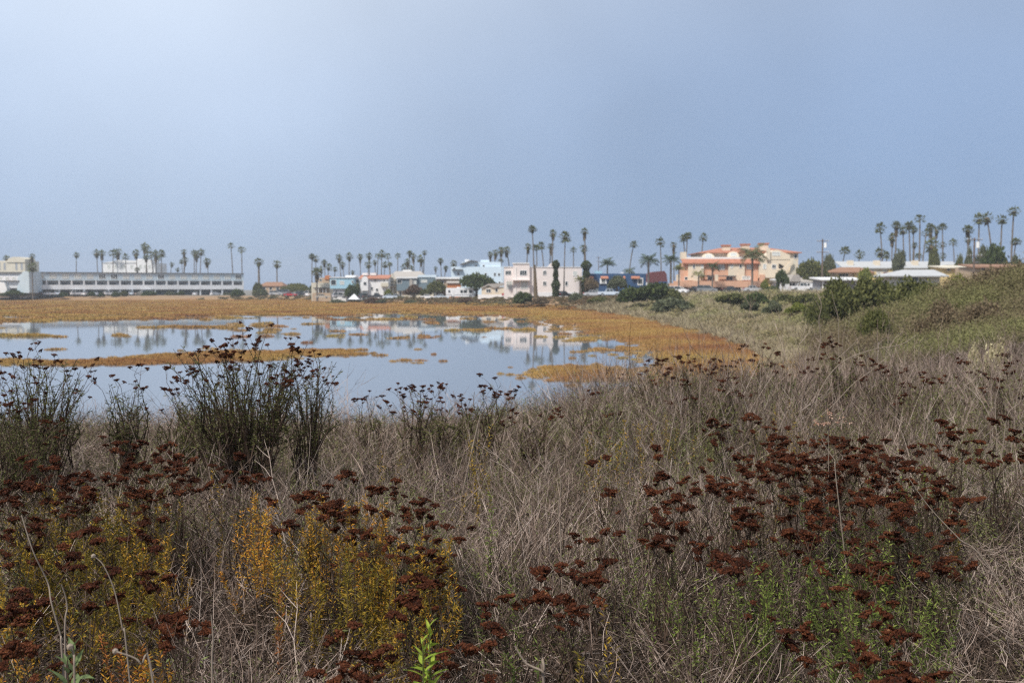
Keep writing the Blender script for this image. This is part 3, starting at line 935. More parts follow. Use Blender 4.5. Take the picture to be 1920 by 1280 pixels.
# right block
b.box('right_wall', 1421.5, 487, 1479, 521, -.6, 6.0, 'cream')
b.poly('shaped_gable', [(1421.5, 488), (1479, 488), (1479, 478), (1468, 474), (1462, 470.5), (1455, 468.5), (1448, 469.5), (1442, 474), (1437, 478), (1421.5, 484)], -.6, 4.9, 'cream')
b.win(1446, 473.5, 1459.5, 479, -.6, 'pale_glass', bars=3)
b.box('gable_chimney', 1434.5, 466, 1441, 488, -1.1, -.62, 'cream')
b.win(1429.5, 496, 1434, 503.5, -.6, 'pale_glass', bars=0); b.win(1446, 496.5, 1452.5, 503, -.6, 'glass', bars=1)
b.win(1499.5, 476, 1504, 483, 5.0, 'glass', bars=0)
b.poly('dark_stair_panel', [(1458, 503), (1464, 503), (1468, 499), (1458, 494)], -.68, -.58, 'garage')  # dark sheet laid on the wall for the shade inside the stair
b.poly('stair_wall', [(1457, 512), (1464, 512), (1482, 494), (1482, 487), (1470, 498), (1463, 505), (1457, 505)], -1.9, -1.6, 'cream')
b.box('stair_tower', 1479, 488, 1489, 548, -1.0, 5.2, 'beige')
b.box('lower_wall', 1424, 521, 1478, 548, .4, 6.0, 'yellowcream')
b.box('canopy', 1440, 522.5, 1457, 526, -3.5, -1.4, 'rail_white')
b.box('entry_wall', 1422, 515, 1432, 529, -1.0, -.62, 'peach')

# --- cottages and long roofs at the right
b = Bld('grey_cottage', 'low grey cottage with pitched roof half hidden behind trees right of the condominiums', 1484, 545, 228)
b.box('wall', 1463, 528, 1540, 545, 0, 8, 'rail_white')
b.poly('gable_roof', [(1478, 528), (1500, 528), (1496, 516), (1486, 515)], -1.0, 6, 'tanroof')
b.poly('gable_roof', [(1538, 523), (1556, 523), (1546, 515)], 1.0, 6, 'greyroof')
b.hip('roof', 1463, 1540, 528, 519, .3, 8, 1505, 1530, 'tanroof', .4)
for xx in (1468, 1480, 1486, 1504, 1514, 1526):
    b.win(xx, 531, xx + 4, 537, 0, bars=0)
b.box('fence', 1483, 541, 1536, 545, -3, -2.9, 'trim_white')
b = Bld('brown_roof_house', 'house with brown clay tile roof and yellow wall above the white carport', 1600, 535, 232)
b.box('wall', 1566, 510, 1668, 535, 0, 9, 'cream')
b.box('yellow_wing', 1600, 509, 1640, 535, -.6, 2, 'yellowcream')
b.hip('roof', 1565, 1632, 510, 500.5, -.8, 8, 1584, 1622, 'brownroof', .5)
b.win(1573, 513, 1590, 518, 0, bars=2); b.win(1606, 513, 1612, 518, -.6, bars=0)
b.win(1644, 511, 1651, 518, 0, 'pale_glass', bars=0); b.box('door', 1656, 510.5, 1664, 520, -.06, .02, 'maroon')
b = Bld('long_roof_apartments', 'long pale grey roofed apartments with three cream chimneys under the dense palms', 1690, 530, 262, 'apartment building')
b.box('wall', 1582, 503, 1800, 530, 0, 10, 'cream')
b.shed('roof', 1578, 1803, 502, 489, -.8, 6, 'greyroof')
for xx in (1595, 1645, 1691, 1717):
    o = b.box('chimney', xx, 488, xx + 9, 500, 1.6, 3.4, 'cream')
b.box('yellow_wall', 1665, 504, 1705, 530, -.4, .2, 'yellowcream')
for xx in (1612, 1632, 1655, 1715, 1740, 1772):
    b.win(xx, 506, xx + 6, 511, 0, 'pale_glass', bars=1)
b.box('right_roof', 1770, 497, 1812, 502, -4, 1, 'beige')
b = Bld('carport_building', 'long white flat carport roof standing behind the dark green mound', 1588, 535, 205, 'carport')
b.box('wall', 1543, 524, 1616, 535, 1.5, 7, 'recess')
b.shed('roof', 1536, 1620, 523, 519, -1, 7, 'whiteroof', .3)
for xx in (1541, 1570, 1603):
    b.box('post', xx, 523.5, xx + 2, 535, -.5, -.2, 'trim_white')
b = Bld('bungalow', 'beige bungalow with wide pale hip roof half sunk behind the scrub hill', 1715, 535, 190)
b.box('wall', 1672, 517, 1762, 535, 0, 8, 'beige')
b.hip('roof', 1668, 1768, 517, 505, -.6, 8, 1706, 1766, 'greyroof', .6)
b.win(1684, 519.5, 1692, 527, 0, bars=2); b.win(1708, 520, 1721, 527, 0, bars=1)
b = Bld('yellow_house', 'yellow walled house showing a strip of wall at the top of the scrub hill', 1790, 520, 205)
b.box('wall', 1770, 501, 1822, 520, 0, 7, 'yellowcream')
b.shed('roof', 1766, 1826, 501, 496.5, -.7, 7, 'beige')
b.win(1776, 503, 1781, 507, 0, bars=0)
b = Bld('hill_house', 'house with long terracotta roof line along the top of the scrub hill at right', 1872, 510, 190)
b.box('wall', 1826, 500, 1935, 515, 0, 8, 'tan')
b.shed('roof', 1822, 1940, 500, 494, -.6, 6, 'brownroof')
b.win(1840, 502, 1848, 507, 0, bars=0)
o = b.box('roof_sign', 1831, 490, 1840, 493, 1, 1.3, 'eave'); o['label'] = 'dark rooftop panel'

# ------------------------------------------------------------------ vehicles
PROF = {
    'sedan': ([(-2.25, .30), (2.25, .30), (2.28, .62), (2.05, .82), (1.0, .95), (-1.35, .98), (-2.2, .90), (-2.28, .55)], [(-1.55, .96), (1.0, .94), (.30, 1.42), (-.85, 1.44)], .33),
    'suv': ([(-2.3, .38), (2.3, .38), (2.33, .75), (2.2, .98), (1.1, 1.10), (-2.25, 1.12), (-2.33, .6)], [(-2.2, 1.10), (1.15, 1.08), (.55, 1.68), (-2.0, 1.72)], .38),
    'van': ([(-2.5, .40), (2.5, .40), (2.5, .95), (2.1, 1.2), (-2.5, 1.22), (-2.52, .6)], [(-2.48, 1.20), (2.05, 1.18), (1.35, 2.05), (-2.40, 2.10)], .36),
    'pickup': ([(-2.75, .45), (2.75, .45), (2.78, .85), (2.6, 1.08), (1.2, 1.15), (-2.75, 1.12), (-2.78, .7)], [(-.75, 1.12), (1.25, 1.12), (.65, 1.75), (-.55, 1.78)], .40),
}
_car_mesh = {}
def car(px, pyb, Y, kind, paint, label, yaw=0.0, name=None, group='cars parked along the marsh road'):
    p = at(px, pyb, Y)
    z = p.z
    root = tag(empty(name or {'sedan': 'sedan', 'suv': 'sport_utility_car', 'van': 'van', 'pickup': 'pickup_truck'}[kind], (p.x, Y, z), yaw), label,
               {'sedan': 'car', 'suv': 'car', 'van': 'van', 'pickup': 'pickup truck'}[kind], group)
    if kind not in _car_mesh:
        body, cab, wr = PROF[kind]
        k = {}
        m = MB(); m.extrude(body, -.88, .88)
        k['body'] = m
        g = MB(); n = len(cab)
        g.v = [(x, -.84, z_) if z_ < 1.3 else (x, -.68, z_) for x, z_ in cab] + [(x, .84, z_) if z_ < 1.3 else (x, .68, z_) for x, z_ in cab]
        g.f = [(0, 1, 2, 3), (7, 6, 5, 4), (1, 5, 6, 2), (2, 6, 7, 3), (3, 7, 4, 0)]
        k['window'] = g
        rf = MB(); (x3, z3), (x2, z2) = cab[3], cab[2]
        rf.box(x3 - .05, x2 + .05, -.70, .70, max(z2, z3), max(z2, z3) + .06)
        for x_ in (x3 + .02, (x3 + x2) / 2, x2 - .02):
            for s in (-1, 1):
                rf.tube([(x_ * 1.02 + (x_ - (x3 + x2) / 2) * .55, s * .86, cab[0][1]), (x_, s * .70, z2 + .02)], .045, 4)
        k['roof'] = rf
        ty = MB().cyl((0, 0, 0), wr, .22, 14, 'y'); rm = MB().cyl((0, 0, 0), wr * .62, .235, 10, 'y')
        k['tyre'], k['rim'] = ty, rm
        _car_mesh[kind] = {q: v.mesh(q) for q, v in k.items()}
        _car_mesh[kind]['window'].materials.append(M['glass'])
        _car_mesh[kind]['tyre'].materials.append(M['tyre']); _car_mesh[kind]['rim'].materials.append(M['rim'])
    c = _car_mesh[kind]; body, cab, wr = PROF[kind]
    for part in ('body', 'roof'):
        me = c[part].copy(); link(part, me, root, M[paint])
    link('window', c['window'], root)
    wb = 1.38 if kind != 'pickup' else 1.7
    for sx in (-1, 1):
        for sy in (-1, 1):
            w = link('wheel', c['tyre'], root); w.location = (sx * wb, sy * .80, wr)
            link('rim', c['rim'], w)
    for sy in (-1, 1):
        MB().box(2.2, 2.34, sy * .62 - .17, sy * .62 + .17, .68, .82).build('headlight', M['lamp'], root)
        MB().box(-2.36 if kind in ('sedan', 'suv') else -2.8 if kind == 'pickup' else -2.56, -2.2, sy * .70 - .12, sy * .70 + .12, .72, .9).build('tail_light', M['taillamp'], root)
    return root

LOT = 'cars parked under the motel'
for px, kind, paint, yaw, lab in [
    (78, 'sedan', 'car_dark', 1.3, 'dark blue sedan parked at the left end of the motel carport'),
    (92, 'sedan', 'car_white', .15, 'low white sedan parked side on under the left end of the motel'),
    (108, 'suv', 'car_pale', 1.5, 'pale sport utility car nosed in beside the left white sedan'),
    (144, 'suv', 'car_white', .4, 'white sport utility car under the fifth bay of the motel'),
    (160, 'sedan', 'car_white', 1.2, 'white sedan parked close to another under the left half of the motel'),
    (180, 'sedan', 'car_pale', 1.4, 'pale blue sedan showing between dark hedges under the motel'),
    (207, 'suv', 'car_white', .3, 'big white sport utility car below the white hotel'),
    (222, 'sedan', 'car_silver', 1.1, 'silver sedan right of the big white sport utility car under the motel'),
    (246, 'suv', 'car_pale', 1.5, 'pale sport utility car nosed in behind the middle post of the motel'),
    (262, 'sedan', 'car_beige', .5, 'beige sedan standing out from the middle of the motel carport'),
    (277, 'van', 'car_white', .3, 'white van whose roof shows above a dark hedge at the motel'),
    (366, 'sedan', 'car_white', 1.3, 'white sedan nosed in under the right half of the motel'),
    (404, 'sedan', 'car_white', .5, 'white sedan under the last bays at the right end of the motel')]:
    Yc = 394 + (px - 64) / 393 * 38 - 1.5
    car(px, 553.5, Yc, kind, paint, lab, yaw + .4, group=LOT)
STREET = 'cars parked along the marsh road'
car(517, 554, 352, 'suv', 'car_silver', 'silver sport utility car left of the red car', .2, group=STREET)
car(532, 553, 366, 'van', 'car_grey', 'grey van behind the silver sport utility car', .1, group=STREET)
car(545, 555.5, 350, 'sedan', 'car_red', 'low red car in the row right of the motel', -.25, group=STREET)
car(567, 555, 352, 'suv', 'car_dark', 'black sport utility car right of the red car', .1, group=STREET)
car(584, 556, 345, 'van', 'car_white', 'tall white van parked in front of the beige house', 1.1, group=STREET)
car(604, 559.5, 318, 'sedan', 'car_beige', 'pale beige sedan in front of the tan garden wall', .1, group=STREET)
car(637, 559, 318, 'suv', 'car_silver', 'silver sport utility car beside the light blue house', .5, group=STREET)
car(682, 560, 316, 'suv', 'car_dark', 'black sport utility car at the garage of the white house with tile roof', 1.3, group=STREET)
car(706, 560, 312, 'pickup', 'car_dark', 'dark pickup truck in front of the white house with tile roof', .05, group=STREET)
car(731, 560, 310, 'sedan', 'car_pale', 'pale lilac sedan below the deck of the shingle roof house', .05, group=STREET)
car(745, 560, 313, 'sedan', 'car_silver', 'silver sedan tail to tail with the pale lilac sedan', .1, group=STREET)
car(802, 560.5, 306, 'sedan', 'car_white', 'bright white sedan in front of the green tree left of the motorhome', .02, group=STREET)
car(828, 560.5, 306, 'sedan', 'car_pale', 'pale blue sedan behind the tail of the motorhome', .03, group=STREET)
car(958, 556, 268, 'sedan', 'car_red', 'dark red car half hidden behind the round green bush at the pink apartments', .4, group=STREET)
car(1056, 557, 246, 'sedan', 'car_dark', 'dark car beside the leaning palm at the pink apartments', .9, group=STREET)
car(1112, 555.5, 238, 'sedan', 'car_silver', 'silver car in front of the navy house left', .05, group=STREET)
car(1142, 555.5, 236, 'pickup', 'car_pale', 'pale blue pickup truck in front of the navy house', .05, group=STREET)
car(1272, 551, 226, 'suv', 'car_white', 'white sport utility car at the left end of the condominium garages', -.5, group=STREET)
car(1304, 548.5, 232, 'sedan', 'car_dark', 'black sedan inside the condominium garage left of the grey sport utility car', .2, group=STREET)
car(1326, 549, 227, 'suv', 'car_grey', 'dark grey sport utility car in front of the condominium garages', -.25, group=STREET)
car(1371, 548.5, 231, 'sedan', 'car_dark', 'black sedan in the right condominium garage', .1, group=STREET)
car(1412, 547.5, 226, 'sedan', 'car_silver', 'silver sedan parked side on right of the condominium garages', .04, group=STREET)
car(1504, 545.5, 222, 'pickup', 'car_white', 'white pickup truck in front of the grey cottage', .05, group=STREET)

# motorhome
p = at(864, 559, 300)
mh = tag(empty('motorhome', (p.x, 300, p.z + .0)), 'long white motorhome parked left of the cream cottage', 'motorhome')
MB().extrude([(-4.4, .5), (4.3, .5), (4.45, 1.2), (4.1, 1.75), (3.75, 2.95), (3.3, 3.1), (-4.2, 3.1), (-4.4, 2.9)], -1.2, 1.2).build('body', M['car_white'], mh)
for x0, x1, z0, z1 in ((-3.7, -3.1, 1.7, 2.4), (-.05, .7, 1.6, 2.45), (.95, 1.9, 1.6, 2.45), (2.5, 3.5, 1.6, 2.4)):
    MB().box(x0, x1, -1.26, -1.18, z0, z1).build('window', M['glass'], mh)
MB().extrude([(3.82, 1.9), (4.14, 1.9), (3.86, 2.75), (3.80, 2.75)], -1.05, 1.05).build('windscreen', M['glass'], mh)
MB().box(-4.35, 4.3, -1.23, -1.17, .95, 1.12).build('stripe', M['car_grey'], mh)
MB().box(-2.6, -1.9, -1.25, -1.18, .65, 2.6).build('door', M['rail_white'], mh)
MB().box(-1.2, .2, -.5, .5, 3.1, 3.35).build('roof_air_conditioner', M['trim_white'], mh)
for x in (-2.4, 2.9):
    for s in (-1, 1):
        w = MB().cyl((0, 0, 0), .45, .28, 14, 'y').build('wheel', M['tyre'], mh); w.location = (x, s * 1.08, .45)
        MB().cyl((0, 0, 0), .26, .30, 10, 'y').build('rim', M['rim'], w)

# white canopy tent by the street
p = at(664, 561, 312)
ct = tag(empty('tent_canopy', (p.x, 312, p.z)), 'small white peaked tent between the light blue house and the tiled roof house', 'tent')
m = MB(); a = 1.7
m.v = [(-a, -a, 0.0), (a, -a, 0.0), (a, a, 0.0), (-a, a, 0.0), (0, 0, 1.75)]
m.f = [(0, 1, 4), (1, 2, 4), (2, 3, 4), (3, 0, 4), (3, 2, 1, 0)]
m.build('canopy', M['rail_white'], ct)
for sx in (-1, 1):
    MB().tube([(sx * a, -a, -.2), (sx * a, -a, .05)], .05, 5, True).build('peg', M['metal'], ct)

# utility poles
def pole(px, pyt, pyb, Y, label, arms, trans):
    p = at(px, pyb, Y); p.z = gz(p.x, Y); k = Y / F; h = at(px, pyt, Y).z - p.z
    r = tag(empty('utility_pole', p), label, 'utility pole', 'utility poles')
    MB().tube([(0, 0, -.5), (0, 0, h)], [.20, .14], 8, True).build('pole', M['wood'], r)
    for f in arms:
        MB().box(-1.3, 1.3, -.22, -.10, h - f - .12, h - f).build('crossarm', M['wood'], r)
        m = MB()
        for x in (-1.2, -.7, .7, 1.2):
            m.cyl((x, -.16, h - f + .12), .06, .24, 6)
        i_ = m.build('insulator', M['metal'], r)
    q = MB().cyl((.55, -.15, h - trans), .30, 1.0, 12).build('transformer', M['trim_white'], r)
    MB().cyl((.55, -.15, h - trans + .58), .09, .16, 8).build('bushing', M['metal'], q)
pole(1541, 448, 545, 214, 'brown utility pole with a white transformer beside the tall dark tree', (.4, 2.8), 1.35)
pole(1826, 446, 500, 170, 'dark utility pole with a white transformer over the scrub hill', (.25, 3.0), 1.2)
r = tag(empty('thin_utility_pole', at(1122, 555, 300)), 'thin far utility pole behind the navy house', 'utility pole', 'utility poles')
hh = (555 - 481) * 300 / F
MB().tube([(0, 0, -1), (0, 0, hh)], [.16, .10], 6, True).build('pole', M['wood'], r)
for f in (.3, 1.5):
    MB().box(-.8, .8, -.2, -.1, hh - f - .1, hh - f).build('crossarm', M['wood'], r)

# ------------------------------------------------------------------ palms
ORD = ['first', 'second', 'third', 'fourth', 'fifth', 'sixth', 'seventh', 'eighth', 'ninth', 'tenth', 'eleventh', 'twelfth', 'thirteenth', 'fourteenth',
       'fifteenth', 'sixteenth', 'seventeenth', 'eighteenth', 'nineteenth', 'twentieth', 'twenty-first', 'twenty-second', 'twenty-third', 'twenty-fourth',
       'twenty-fifth', 'twenty-sixth', 'twenty-seventh', 'twenty-eighth', 'twenty-ninth', 'thirtieth', 'thirty-first', 'thirty-second']
def palm_group(lst, where, group, Y0, Y1, cw, ref):
    """lst: (px, pyc[, crown width px, skirt, Y]); labelled by look and by its turn from the left in that group"""
    lst = sorted(lst)
    ys = sorted(q[1] for q in lst)
    lo, hi = ys[len(ys) // 3], ys[2 * len(ys) // 3]
    for i, q in enumerate(lst):
        px, py = q[0], q[1]
        w = q[2] if len(q) > 2 and q[2] else cw * rnd.uniform(.85, 1.25)
        sk = q[3] if len(q) > 3 else rnd.choice([0, .5, .8, 1.1, 1.4])
        Y = q[4] if len(q) > 4 else rnd.uniform(Y0, Y1)
        look = 'tall' if py <= lo else ('short' if py > hi else 'middling')
        fan_palm(px, py, Y, w, f'{look}{" brown-skirted" if sk >= .9 else ""} fan palm, {ORD[i]} from left {where}', group, skirt=sk, thick=1.0 if Y > 300 else .95)

palm_group([(12, 485), (60, 481), (143, 479), (181, 475), (191, 476), (212, 476), (221, 473), (235, 482), (255, 476), (271, 463, 17), (276, 468), (274, 484), (283, 478), (292, 477),
            (295, 486), (303, 476), (257, 506, 11), (322, 496, 10), (333, 506, 10), (345, 473), (340, 491, 10), (347, 488), (364, 475), (368, 478), (377, 474), (388, 491, 17, 1.0), (433, 461, 15, 0), (453, 469, 17, 0)],
           'of the palms behind the motel', 'fan palms behind the motel', 455, 500, 15, 0)
fan_palm(60, 502, 384, 20, 'dark fan palm standing in front of the joint between the two motel wings', 'fan palms near the motel', .5, 1.2, 0)
fan_palm(485, 492, 410, 20, 'stout fan palm with a thick grey trunk right of the motel', 'fan palms right of the motel', .6, 2.6, 0)
fan_palm(519, 496, 405, 18, 'lone fan palm between the motel and the middle houses', 'fan palms right of the motel', .6, 1.5, 0)
fan_palm(594, 512, 334, 22, 'dark ragged fan palm rising in front of the small beige house', 'fan palms among the middle houses', 1.0, 1.5, 0)
palm_group([(585, 482, 15), (592, 486, 15), (608, 493), (602, 504), (616, 502), (628, 505), (636, 484), (642, 497), (655, 481), (661, 511, 9), (675, 482), (692, 480), (691, 497), (703, 492),
            (709, 482), (716, 477), (727, 481), (722, 497), (731, 497), (746, 481), (768, 475), (764, 491), (759, 502, 17), (771, 503), (775, 481), (788, 486), (796, 474), (790, 490)],
           'of palms above the middle houses', 'fan palms above the middle houses', 385, 430, 13, 0)
palm_group([(817, 504, 9), (826, 490), (836, 503, 11, 1.0), (851, 495, 15, .8)], 'of the few left of the ice blue apartments', 'fan palms left of the ice blue apartments', 385, 410, 13, 0)
palm_group([(919, 478), (929, 474, 16), (940, 470), (950, 470), (939, 490, 12, 0)], 'of the clump over the ice blue apartments', 'fan palms over the ice blue apartments', 390, 410, 14, 0)
palm_group([(990, 463, 16, 1.2), (1006, 466), (1015, 461), (1037, 438, 16), (1033, 462, 16, 1.4), (1075, 470, 14, 0), (1096, 435, 17, 1.3), (1095, 466, 17, .9)],
           'of the palms rising behind the pink apartments', 'fan palms behind the pink apartments', 290, 310, 15, 0)
fan_palm(1060, 445, 247, 24, 'slim curving fan palm in front of the pink apartments right half', 'fan palms in front of the pink apartments', .4, .8, .3)
# thick shaggy lower trunk of the tall palm before the pink block
tp = fan_palm(998, 431, 240, 18, 'tallest fan palm before the pink block with a thick shaggy brown lower trunk', 'fan palms in front of the pink apartments', .5, .75, -.5)
m = MB(); pts = [(.55, -.03, -.4), (.35, -.03, 2.0), (.2, -.02, 5.0), (.05, 0, 8.7)]
m.tube(pts, [.62, .46, .42, .26], 9, True)
for i in range(260):
    z = rnd.uniform(.2, 8.8); a = rnd.uniform(0, 6.28); q = .48 - .02 * z + (.55 - .06 * z) * 0
    x = .5 - .055 * z
    p_ = Vector((x + math.cos(a) * q * .8, math.sin(a) * q * .8, z)); e_ = p_ + Vector((math.cos(a) * .14, math.sin(a) * .14, -.45))
    s_ = Vector((-math.sin(a), math.cos(a), 0)) * .08
    m.quad(p_, (p_ + e_) / 2 + s_, e_, (p_ + e_) / 2 - s_)
m.build('shaggy_trunk_sheath', M['skirt'], tp)
palm_group([(1188, 460, 18, .3), (1238, 455, 20, .3), (1263, 460, 15, 1.6), (1281, 447, 17, .3), (1289, 444, 20, .3), (1319, 446, 18, .3)],
           'of the row over navy house and condominiums', 'fan palms over the navy house', 280, 300, 18, 0)
palm_group([(1585, 472, 21, 0), (1612, 478, 21, 0)], 'of the pair over the brown roof house', 'fan palms over the brown roof house', 275, 290, 20, 0)
palm_group([(1650, 428, 22, 0), (1673, 445, 18), (1681, 424, 20), (1693, 433, 18), (1704, 424, 21), (1713, 432, 18), (1725, 411, 23, 0), (1737, 437, 18), (1745, 428, 20), (1756, 432, 15), (1767, 427, 19, 0),
            (1715, 461, 13), (1722, 481, 15, 0), (1768, 459, 13), (1787, 456, 17, 0), (1768, 480, 14, 0), (1650, 475, 22, .5), (1662, 479, 18, .3)],
           'of the dense clump over the long grey roofs', 'fan palms over the long grey roofs', 280, 310, 19, 0)
fan_palm(1748, 462, 272, 30, 'broad fan palm with a huge brown skirt in the clump over the long grey roofs', 'fan palms over the long grey roofs', 1.5, 1.5, 0)
palm_group([(1815, 432, 22, .8), (1836, 412, 24, .5), (1850, 409, 24, .8), (1879, 413, 22, .3), (1901, 397, 24, .3), (1816, 449, 16, 1.0), (1905, 455, 20, .3)],
           'of the group above the scrub hill at right', 'fan palms above the scrub hill', 235, 260, 22, 0)
FP = 'feather palms of the town'
feather_palm(1139, 497, 262, 34, 'bushy feather palm behind the navy house roof', FP, 'palm_blue', 18, 1.0, .6)
feather_palm(1216, 492, 246, 46, 'wide feather palm with arching fronds at the right end of the navy house', FP, 'palm_blue', 15, 1.2, .5)
feather_palm(1258, 490, 250, 38, 'feather palm left of the white condominium chimney', FP, 'palm_blue', 15, 1.2, .55)
feather_palm(1180, 508, 275, 30, 'low feather palm showing over the navy parapet', FP, 'palm_blue', 12, 1.0, .3)
feather_palm(1273, 507, 229, 26, 'yellow green feather palm at the left corner of the condominiums', FP, 'palm_yellow', 15, .9, .7)
feather_palm(1310, 513, 228, 30, 'pale yellow feather palm before the condominium balcony', FP, 'palm_yellow', 11, .8, .35)
feather_palm(1336, 500, 229, 30, 'small dark feather palm before the peach balcony', FP, 'palm_blue', 14, .8, .4)
feather_palm(1411, 480, 226, 58, 'biggest feather palm, in front of the cream condominium gable', FP, 'palm', 19, 1.1, .45)
feather_palm(1088, 527, 246, 26, 'bright green low feather palm beside the pink apartments', FP, 'palm_yellow', 14, 1.2, .6)

# ------------------------------------------------------------------ trees and bushes of the town edge
TT = 'broadleaf trees of the town'
tree('round_tree', 'dark round tree beside the light blue house', 658, 533, 558, 34, 316, 'dark', .15, TT)
tree('round_tree', 'tall dark shrub tree against the white house wall', 671, 529, 558, 14, 318, 'mid', .1, TT)
tree('round_tree', 'reddish brown tree in front of the teal house', 776, 533, 560, 40, 310, 'red', .12, TT)
tree('round_tree', 'bright green shrub tree below the deck of the shingle roof house', 727, 542, 558, 22, 314, 'yel', .1, TT)
tree('round_tree', 'green tree with loose crown left of the motorhome', 821, 526, 559, 42, 309, 'mid', .15, TT)
tree('round_tree', 'low green tree between the reddish tree and the loose green tree', 800, 541, 560, 26, 310, 'mid', .1, TT)
tree('spreading_tree', 'wide dark spreading tree in front of the ice blue apartments', 893, 512, 556, 78, 300, 'dark', .3, TT)
tree('round_tree', 'brownish tree between the pink apartments and the navy house', 1107, 521, 556, 36, 240, 'brown', .15, TT)
tree('round_tree', 'blackish green tree in the middle of the navy house front', 1157, 516, 556, 42, 241, 'grey', .2, TT)
tree('round_tree', 'dark green tree in front of the condominium stair tower', 1467, 504, 545, 30, 224, 'dark', .3, TT)
tree('round_tree', 'broad green tree right of the condominiums', 1520, 486, 543, 66, 232, 'mid', .25, TT)
tree('tall_tree', 'tall grey green tree with a pointed top behind the utility pole', 1553, 476, 540, 32, 240, 'grey', .15, TT)
tree('round_tree', 'small green tree over the white carport roof', 1624, 501, 530, 32, 200, 'yel', .25, TT)
tree('round_tree', 'yellow green shrub at the right end of the condominium balcony', 1433, 524, 545, 20, 224, 'yel', .05, TT)
tree('round_tree', 'grey olive tree inside the clump of palms over the long grey roofs', 1684, 469, 505, 30, 255, 'grey', .3, TT)
tree('round_tree', 'ragged green tree under the big skirted palm', 1752, 463, 505, 26, 258, 'mid', .2, TT)
tree('round_tree', 'light green tree at the right end of the long grey roofs', 1798, 477, 506, 26, 240, 'mid', .1, TT)
tree('round_tree', 'dark upright tree beside the dark utility pole', 1816, 464, 508, 22, 220, 'grey', .1, TT)
tree('round_tree', 'broad dark tree above the scrub hill at right', 1868, 456, 505, 66, 205, 'dark', .2, TT)
tree('round_tree', 'grey green tree left of the broad dark tree above the hill', 1845, 460, 505, 36, 212, 'grey', .2, TT)
tree('round_tree', 'tree crown right of the broad dark tree above the hill', 1906, 478, 512, 34, 200, 'grey', .2, TT)
tree('cypress', 'narrow dark green cypress at the cottage entrance', 1458, 527, 546, 8, 224, 'dark', .02, TT)
# ivy covered trunks
def ivy_column(px, pyt, pyb, wpx, Y, label):
    k = Y / F; p = at(px, pyb, Y); p.z = gz(p.x, Y); h = at(px, pyt, Y).z - p.z
    r_ = tag(empty('ivy_covered_trunk', p), label, 'tree', 'ivy covered trunks')
    MB().tube([(0, 0, -.4), (0.1, 0, h * .5), (0, 0, h * .97)], [.4, .3, .2], 7, True).build('trunk', M['bark'], r_)
    rg = np.random.default_rng(int(px)); n_ = 2600
    zz = rg.random(n_); a = rg.uniform(0, 6.28, n_)
    rr = wpx * k / 2 * (.72 + .25 * np.sin(zz * 9 + px) + .16 * np.sin(zz * 23)) * (.75 + .3 * rg.random(n_)) * np.clip((1.03 - zz) * 6, 0, 1) ** .5
    C_ = np.stack([rr * np.cos(a), rr * np.sin(a), zz * h], 1)
    o = link('ivy', quads_mesh('ivy', leaf_quads(C_, .26, rg), M['leaf_dark']), r_)
ivy_column(1042, 488, 558, 15, 244, 'dark ivy covered column of a palm trunk in front of the pink apartments')
ivy_column(1099, 489, 550, 20, 248, 'dark ivy covered trunk at the right end of the pink apartments')

BB = 'bushes along the marsh edge'
bush('bush', 'round dark green bush below the thick palm trunk of the pink apartments', 'bush', 977, 546, 572, 42, 226, 'dark', BB)
bush('bush', 'big dark green mound of bush in front of the navy house right end, left half', 'bush', 1186, 538, 570, 74, 176, 'dark', BB)
bush('bush', 'tall dark green mound of bush between the navy house and the condominiums', 'bush', 1228, 531, 570, 84, 172, 'dark', BB)
bush('bush', 'right shoulder of the dark bush mound before the white sport utility car', 'bush', 1257, 541, 571, 50, 170, 'mid', BB)
bush('bush', 'low grey green bush right of the round bush at the pink apartments', 'bush', 1081, 549, 566, 38, 222, 'grey', BB)
bush('bush', 'low olive bush in front of the silver car at the navy house', 'bush', 1122, 556, 569, 44, 210, 'mid', BB)
bush('bush', 'low brown bush at the foot of the pink apartments', 'bush', 1014, 556, 572, 44, 222, 'brown', BB)
bush('bush', 'dark hedge bush at the far left under the arched motel base', 'bush', 26, 544, 556, 50, 384, 'dark', BB)
for px_, w_, h_, mk, lb in [(120, 22, 9, 'dark', 'small dark bush below the third motel bay'), (173, 18, 10, 'dark', 'dark bush between parked cars left of the white hotel'), (190, 14, 9, 'dark', 'small dark bush under the left edge of the white hotel'),
                            (218, 20, 10, 'dark', 'dark bush in front of the big white sport utility car'), (233, 20, 11, 'mid', 'green bush right of the big white sport utility car'), (278, 32, 12, 'dark', 'wide dark hedge bush below the right edge of the white hotel'),
                            (317, 22, 11, 'grey', 'grey green bush under the middle right of the motel'), (340, 20, 11, 'dark', 'dark green bush under the seventh bay from the motel right end'), (425, 20, 9, 'grey', 'grey bush near the right end of the motel'),
                            (447, 34, 15, 'dark', 'round green bush below the right end of the motel'), (490, 38, 16, 'grey', 'grey green willow bush right of the motel end'), (482, 22, 28, 'mid', 'upright green tree bush beside the stout palm')]:
    Yb = 389 + max(0, px_ - 64) / 393 * 30
    if px_ > 440: Yb = 372
    bush('bush', lb, 'bush', px_, 557 - h_, 557, w_, Yb, mk, BB)
bush('hedge', 'long clipped hedge behind the parked cars right of the motel', 'hedge', 555, 531, 552, 60, 392, 'mid', None, .12)
bush('hedge', 'dark hedge behind the black sport utility car', 'hedge', 585, 535, 556, 24, 372, 'dark', None, .3)
bush('bush', 'reddish brown bush on the bank below the dark pickup truck', 'bush', 698, 557, 571, 42, 292, 'red', BB)
bush('bush', 'grey green bush on the bank right of the reddish one', 'bush', 716, 561, 571, 24, 290, 'grey', BB)
bush('bush', 'dark bush on the bank below the motorhome', 'bush', 845, 560, 573, 30, 272, 'brown', BB)
